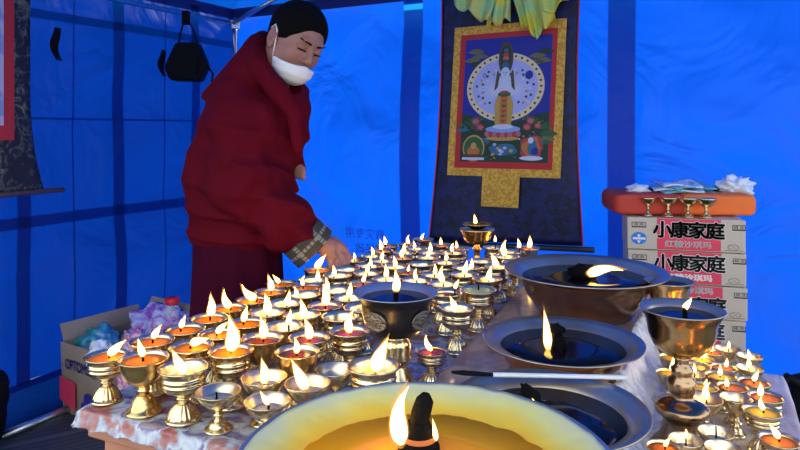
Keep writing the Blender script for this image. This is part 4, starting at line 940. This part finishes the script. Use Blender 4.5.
def sdf_obj(name, fx, xs, ys, zs, m, parent):
    V, Q = surf_nets(fx, np.array(xs, float), np.array(ys, float), np.array(zs, float))
    W = np.empty_like(V); W[:, 0] = (V[:, 0]-400)*S; W[:, 1] = D0+V[:, 1]*S; W[:, 2] = HC-(V[:, 2]-HY)*S
    me = bpy.data.meshes.new(name); me.from_pydata(W.tolist(), [], Q.tolist())
    bm = bmesh.new(); bm.from_mesh(me); bmesh.ops.recalc_face_normals(bm, faces=bm.faces)
    bmesh.ops.smooth_vert(bm, verts=bm.verts, factor=.4, use_axis_x=True, use_axis_y=True, use_axis_z=True)
    bm.to_mesh(me); bm.free()
    o = link(name, me, m, parent, smooth=True); return o
def PJ(px, py, d):                       # picture position at depth offset d (in local units)
    k = (D0+d*S)/D0; return np.array((400+(px-400)*k, d, HY+(py-HY)*k), float)
def cone(X, Y, Z, a, b, ra, rb, fl=1.0):
    ab = b-a; L2 = (ab**2).sum(); t = np.clip(((X-a[0])*ab[0]+(Y-a[1])*ab[1]+(Z-a[2])*ab[2])/L2, 0, 1)
    dx, dy, dz = X-a[0]-t*ab[0], (Y-a[1]-t*ab[1])/fl, Z-a[2]-t*ab[2]
    return np.sqrt(dx*dx+dy*dy+dz*dz)-(ra+(rb-ra)*t)
def ell(X, Y, Z, c, r):
    q = np.sqrt(((X-c[0])/r[0])**2+((Y-c[1])/r[1])**2+((Z-c[2])/r[2])**2); return (q-1)*min(r)
def smin(a, b, k):
    h = np.clip(.5+.5*(b-a)/k, 0, 1); return b+(a-b)*h-k*h*(1-h)
def smax(a, b, k): return -smin(-a, -b, k)
HS = .885
HCN = PJ(296, 42, -4); yaw = R(48); pit = R(27); rol = R(-13)
# head frame: forward, left, up expressed in (x, depth, py) coordinates
fw = np.array((math.cos(yaw)*math.cos(pit), -math.sin(yaw)*math.cos(pit), math.sin(pit)))
lf_ = np.array((math.sin(yaw), math.cos(yaw), 0.0))*1.0           # away from the lens = the monk's left
up = np.array((math.cos(yaw)*math.sin(pit), -math.sin(yaw)*math.sin(pit), -math.cos(pit)))
lf_, up = lf_*math.cos(rol)+up*math.sin(rol), up*math.cos(rol)-lf_*math.sin(rol)
def headco(X, Y, Z):
    x, y, z = (X-HCN[0])/HS, (Y-HCN[1])/HS, (Z-HCN[2])/HS
    return (x*fw[0]+y*fw[1]+z*fw[2], x*lf_[0]+y*lf_[1]+z*lf_[2], x*up[0]+y*up[1]+z*up[2])
V3 = lambda *a: np.array(a, float)
def skull(x, y, z): return ell(x, y, z, (-5, 0, 13), (35, 28, 30))
def head(x, y, z):
    d = skull(x, y, z)
    d = smin(d, ell(x, y, z, (9, 0, -8), (22.5, 22.5, 31)), 8)
    d = smin(d, ell(x, y, z, (13, 0, -29), (15, 15, 11)), 8)
    for s_ in (-1, 1):
        d = smin(d, ell(x, y, z, (20, s_*13, -9), (9, 9, 9)), 6)
        d = smin(d, ell(x, y, z, (0, s_*21, -18), (12, 5, 14)), 8)
    d = smin(d, cone(x, y, z, V3(28.5, -12, 9), V3(28.5, 12, 9), 3.5, 3.5), 5)
    for s_ in (-1, 1):
        d = smax(d, -ell(x, y, z, (35, s_*11, 2.5), (7, 7.5, 5.5)), 4)
        d = smin(d, ell(x, y, z, (26.8, s_*11, 2), (5, 6.2, 4.2)), 1.2)
        d = smax(d, -cone(x, y, z, V3(31.8, s_*6, -.5), V3(29.8, s_*17, .2), .7, .6), .8)
    d = smin(d, cone(x, y, z, V3(29.5, 0, 6), V3(36.5, 0, -9), 2.6, 4.4), 3)
    for s_ in (-1, 1):
        d = smin(d, ell(x, y, z, (34, s_*4.8, -10.5), (4, 3, 3)), 1.5)
        d = smax(d, -ell(x, y, z, (36, s_*2.6, -14), (2.2, 1.5, 2)), .8)
    d = smin(d, ell(x, y, z, (30.5, 0, -19), (3.5, 8.5, 2.3)), 1.5); d = smin(d, ell(x, y, z, (30, 0, -23), (3.5, 7, 2.5)), 1.5)
    for s_ in (-1, 1):
        e = ell(x, y, z, (-3, s_*30, -3), (7.5, 3.2, 11)); e = smax(e, -ell(x, y, z, (-1.5, s_*33.5, -1), (4.6, 3.4, 7)), 1.2)
        e = smin(e, ell(x, y, z, (-.5, s_*29.5, -12), (4, 2.6, 4)), 2); d = smin(d, e, 2)
    return d
def bodyf(X, Y, Z):
    d = head(*headco(X, Y, Z))
    nk = HCN+fw*(-9)-up*12
    d = smin(d, cone(X, Y, Z, nk, PJ(258, 100, 2), 18, 22), 7)
    t1 = cone(X, Y, Z, PJ(256, 108, 4), PJ(238, 165, 4), 32, 36, .75); t2 = cone(X, Y, Z, PJ(238, 165, 4), PJ(234, 245, 6), 34, 28, .7)
    d = smin(d, smin(t1, t2, 8), 10)
    for (a, b, ra, rb) in ((PJ(256, 116, -18), PJ(243, 178, -32), 11, 10), (PJ(243, 178, -32), PJ(318, 240, -26), 10, 7.5),
                           (PJ(268, 110, 30), PJ(276, 165, 40), 14, 11), (PJ(276, 165, 40), PJ(298, 168, 8), 11, 7.5),
                           (PJ(234, 245, -4), PJ(232, 400, -8), 14, 12), (PJ(238, 245, 18), PJ(240, 400, 20), 14, 12), (PJ(232, 400, -8), PJ(230, 560, -8), 12, 9), (PJ(240, 400, 20), PJ(240, 560, 20), 12, 9)):
        d = smin(d, cone(X, Y, Z, a, b, ra, rb), 6)
    # reaching hand: palm, four fingers, thumb
    d = smin(d, cone(X, Y, Z, PJ(318, 240, -26), PJ(327, 246, -23), 8, 8.5), 3)
    d = smin(d, smin(cone(X, Y, Z, PJ(326, 243, -18), PJ(339, 247.5, -14), 6.5, 5.2), cone(X, Y, Z, PJ(324, 249, -27), PJ(332, 257, -25), 6.5, 5), 5), 4)
    for (p0, p1, p2, p3, r) in (
        ((338, 245, -13), (345, 250, -12), (349, 257, -15), (347.5, 264, -20), 3.3), ((336, 250, -17), (342, 256, -18), (344, 263, -21), (341, 268, -25), 3.4),
        ((333, 254, -21), (337, 261, -23), (337, 267, -26), (333, 269, -28), 3.2), ((329, 256, -26), (331, 263, -28), (330, 268, -30), (327, 269, -30), 2.8),
        ((326, 240, -12), (334, 240, -6), (342, 246, -6), (346, 254, -11), 3.6)):
        q = cone(X, Y, Z, PJ(*p0), PJ(*p1), r+.5, r); q = smin(q, cone(X, Y, Z, PJ(*p1), PJ(*p2), r, r*.9), 1); q = smin(q, cone(X, Y, Z, PJ(*p2), PJ(*p3), r*.9, r*.75), 1)
        d = smin(d, q, 1.6)
    # far hand at the chest
    for k in range(4):
        d = smin(d, cone(X, Y, Z, PJ(297, 165+k*3.6, 4-k), PJ(303.5, 168+k*3.4, -1-k), 3, 2.4), 1.5)
    return d
def axis(segs):
    out = []
    for a, b, st in segs: out += list(np.arange(a, b, st))
    return out
pe = thing('person', 'person in crimson robe with lowered white mask bending over the lamps', 'person', ((236-400)*S, D0, 0))
def fixp(o): o.parent = pe; o.matrix_parent_inverse = Matrix.Translation(-Vector(pe.location)); return o
bxs = axis([(180, 262, 3), (262, 352, .95), (352, 360, 2)]); bys = axis([(-66, -40, 2.5), (-40, 34, 1.0), (34, 66, 2.5)]); bzs = axis([(-12, 96, .95), (96, 232, 3), (232, 275, .95), (275, 590, 6)])
fixp(sdf_obj('body', bodyf, bxs, bys, bzs, M['skin'], pe))
def hairf(X, Y, Z):
    x, y, z = headco(X, Y, Z)
    d = ell(x, y, z, (-5.5, 0, 13.5), (37.5, 30.5, 33)); d = smin(d, ell(x, y, z, (-16, 0, -6), (22, 24, 22)), 6)
    d = smax(d, -ell(x, y, z, (41, 0, -7), (31, 60, 27)), 1.5)
    d = smax(d, -ell(x, y, z, (30, 0, 8), (13, 22, 15)), 2)         # face opening
    d = smax(d, -ell(x, y, z, (-7, 0, -25), (13, 60, 27)), 1.5)        # round the ears
    d = smax(d, (-z-19)*.9, 1.5)
    d = smax(d, -(smin(skull(x, y, z), ell(x, y, z, (-14, 0, -4), (19, 21, 20)), 6)+3.0), .6)
    return d+.5*np.sin(x*1.7+y*1.1)*np.sin(z*1.9+y*.7)*.5
hs = axis([(250, 350, 1.0)]); fixp(sdf_obj('hair', hairf, hs, axis([(-50, 50, 1.0)]), axis([(-16, 90, 1.0)]), M['hair'], pe))
def browf(X, Y, Z):
    x, y, z = headco(X, Y, Z); d = 1e3+0*x
    for s_ in (-1, 1): d = np.minimum(d, cone(x, y, z, V3(33.6, s_*5, 8.5), V3(28.8, s_*18, 10.5), 1.25, .8)); d = np.minimum(d, cone(x, y, z, V3(32.3, s_*6, -.8), V3(30.2, s_*16, -.4), .9, .8))
    return d
fixp(sdf_obj('eyebrows', browf, axis([(295, 340, .7)]), axis([(-45, 20, .7)]), axis([(25, 60, .7)]), M['hair'], pe))
def maskf(X, Y, Z):
    x, y, z = headco(X, Y, Z)
    base = smin(ell(x, y, z, (10, 0, -14), (24, 24, 27)), ell(x, y, z, (14, 0, -30), (17, 17, 13)), 8)
    base = smin(base, ell(x, y, z, (20, 0, -24), (16, 16, 12)), 6)
    pl = .5*np.sin((z-.15*x)*.8)*.35
    d = smax(base-2.2+pl, -(base+1.0), .5)
    d = smax(d, (z+15.5+np.abs(y)*.22), 1.0); d = smax(d, -(x-3.5+(z+26)*.35), 1.0); d = smax(d, -(z+43), 1)
    return d
fixp(sdf_obj('face_mask', maskf, axis([(265, 345, .9)]), axis([(-50, 40, .9)]), axis([(45, 100, .9)]), M['white'], pe))
def h2w(x, y, z): q = HCN+(fw*x+lf_*y+up*z)*HS; return Vector(((q[0]-400)*S, D0+q[1]*S, HC-(q[2]-HY)*S))
for s_ in (-1, 1):
    mb = MB().tube([h2w(7, s_*25, -22), h2w(5, s_*28, -8), h2w(2, s_*30.5, 5), h2w(-4, s_*31.5, 9.5), h2w(-9, s_*31, 4)], .0020, 6)
    fixp(mb.build('ear_loop', M['white'], pe, smooth=True))
def nz(X, Y, Z, k): return np.sin(X/k+1.3*np.sin(Z/(k*1.7)+Y/(k*1.3)))*np.sin(Z/(k*1.1)+np.sin(Y/k+X/(k*2.1))*1.4)
def robef(X, Y, Z):
    d = cone(X, Y, Z, PJ(262, 88, 2), PJ(250, 125, 2), 24, 47, .80)
    d = smin(d, cone(X, Y, Z, PJ(250, 125, 2), PJ(240, 180, 4), 48, 54, .80), 6)
    d = smin(d, cone(X, Y, Z, PJ(240, 180, 4), PJ(237, 240, 6), 54, 45, .80), 8)
    d = smin(d, cone(X, Y, Z, PJ(240, 95, -16), PJ(240, 125, -26), 20, 26), 10)
    arm = smin(cone(X, Y, Z, PJ(248, 120, -20), PJ(240, 180, -36), 28, 28), cone(X, Y, Z, PJ(240, 182, -36), PJ(302, 237, -28), 31, 22.5, .85), 10)
    arm = arm-2.0*nz(X, Y, Z, 9.)
    dirn = (X*.7+Z*.7)
    arm = arm+3.4*np.sin(dirn/6.5+1.8*np.sin((Z-X)/17))*np.clip((X-225)/40, 0, 1)
    ax_ = (PJ(302, 237, -28)-PJ(240, 182, -36)); ax_ = ax_/np.linalg.norm(ax_); e_ = PJ(303, 238, -28)
    arm = smax(arm, (X-e_[0])*ax_[0]+(Y-e_[1])*ax_[1]+(Z-e_[2])*ax_[2], 2.0)
    d = smin(d, arm, 12)
    d = smin(d, cone(X, Y, Z, PJ(288, 104, 0), PJ(278, 150, 0), 22, 24), 8)
    d = smin(d, smin(cone(X, Y, Z, PJ(268, 112, 26), PJ(278, 160, 34), 26, 20), cone(X, Y, Z, PJ(278, 160, 34), PJ(294, 166, 12), 17, 9), 5), 6)
    # sweeping diagonal folds of the shawl
    fold = np.sin((Z*1.0-X*.45-Y*.25)/8.5+1.6*np.sin(X/34+Y/40)+.8*np.sin(Z/41))
    fold = 1-np.abs(fold)**.7
    fade = np.clip((Z-95)/40, 0, 1)
    fa = np.sin((X*.9+Z*.55+Y*.3)/10.5+1.3*np.sin(Z/27.)+2); md = .30+.70*np.clip(.5+.8*nz(X+40, Y, Z, 29.), 0, 1); d = d-6.0*fold*fade*md-4.0*md*(1-np.abs(fa)**.6)*np.clip((150-Z)/40, 0, 1)+1.8*nz(X, Y, Z, 13.)
    # thick collar round the neck and the peak of cloth behind the shoulder
    pts = [(263, 40, 14, 9), (254, 50, -6, 10), (258, 66, -26, 10), (276, 88, -33, 10), (294, 112, -30, 8), (298, 150, -30, 5)]
    for a, b in zip(pts, pts[1:]): d = smin(d, cone(X, Y, Z, PJ(*a[:3]), PJ(*b[:3]), a[3], b[3]), 3)
    pts = [(263, 40, 14, 9), (286, 72, 26, 8), (302, 92, 8, 7), (300, 112, -6, 7)]
    for a, b in zip(pts, pts[1:]): d = smin(d, cone(X, Y, Z, PJ(*a[:3]), PJ(*b[:3]), a[3], b[3]), 3)
    for a, b in (((258, 46, 2, 12), (206, 96, 4, 5)), ((254, 60, -8, 15), (216, 100, -6, 10)), ((250, 75, -10, 18), (230, 110, -4, 20))):
        d = smin(d, cone(X, Y, Z, PJ(*a[:3]), PJ(*b[:3]), a[3], b[3]), 6)
    hem = 240+np.clip((X-188), 0, 200)*.30-np.clip((X-245), 0, 200)*.27+2*np.sin(X/9)
    d = smax(d, Z-hem, 2.5)
    # neck opening
    d = smax(d, -cone(X, Y, Z, PJ(293, 45, -6), PJ(284, 92, -12), 25, 14), 2)
    return d
fixp(sdf_obj('robe', robef, axis([(165, 345, 1.7)]), axis([(-88, 74, 2.0)]), axis([(20, 275, 1.7)]), M['robe'], pe))
mb = MB(); ccx, czt = PJ(236, 228, 4), PJ(236, 228, 4)
base = Vector(((236.5-400)*S, D0+4*S, 0))
def skf(i, j):
    a = i*2*math.pi; r0 = 41+14*j; pl = 1+.05*(.35+.65*j)*math.sin(a*13+1.5*math.sin(a*3))+.03*j*math.sin(a*7+1)
    z = HC-(225-HY)*S; z = z+(.02-z)*j
    return base+Vector((r0*pl*S*1.02*math.cos(a), r0*pl*S*.82*math.sin(a), z))
mb.grid(skf, 200, 60)
fixp(solidify(mb.build('skirt', M['skirt'], pe, smooth=True), .004))
# tartan cuff
c0, c1 = PJ(301, 236, -28), PJ(315, 249, -25); axv = (c1-c0)/np.linalg.norm(c1-c0); sd_ = np.cross(axv, V3(0, 1, 0)); sd_ /= np.linalg.norm(sd_); dp = np.cross(axv, sd_)
mb = MB(); NU, NV = 60, 12
for j in range(NV+1):
    for i in range(NU):
        a = 2*math.pi*i/NU; r = 22.8+.8*j/NV+.5*math.sin(a*4); p = c0+(c1-c0)*(j/NV)+sd_*math.cos(a)*r+dp*math.sin(a)*r*.80
        mb.v.append(((p[0]-400)*S, D0+p[1]*S, HC-(p[2]-HY)*S))
for j in range(NV):
    for i in range(NU):
        mb.f.append((j*NU+i, j*NU+(i+1) % NU, (j+1)*NU+(i+1) % NU, (j+1)*NU+i)); v_ = (i % 10 in (0, 1)); h_ = (j in (5, 6))
        mb.m.append(1 if (v_ and h_) or (v_ and j % 2) or (h_ and i % 2) else 2 if v_ or h_ else 0)
fixp(solidify(mb.build('cuff', [M['plaid0'], M['plaid1'], M['plaid2']], pe, smooth=True), .005, -1))
bpy.context.view_layer.update()
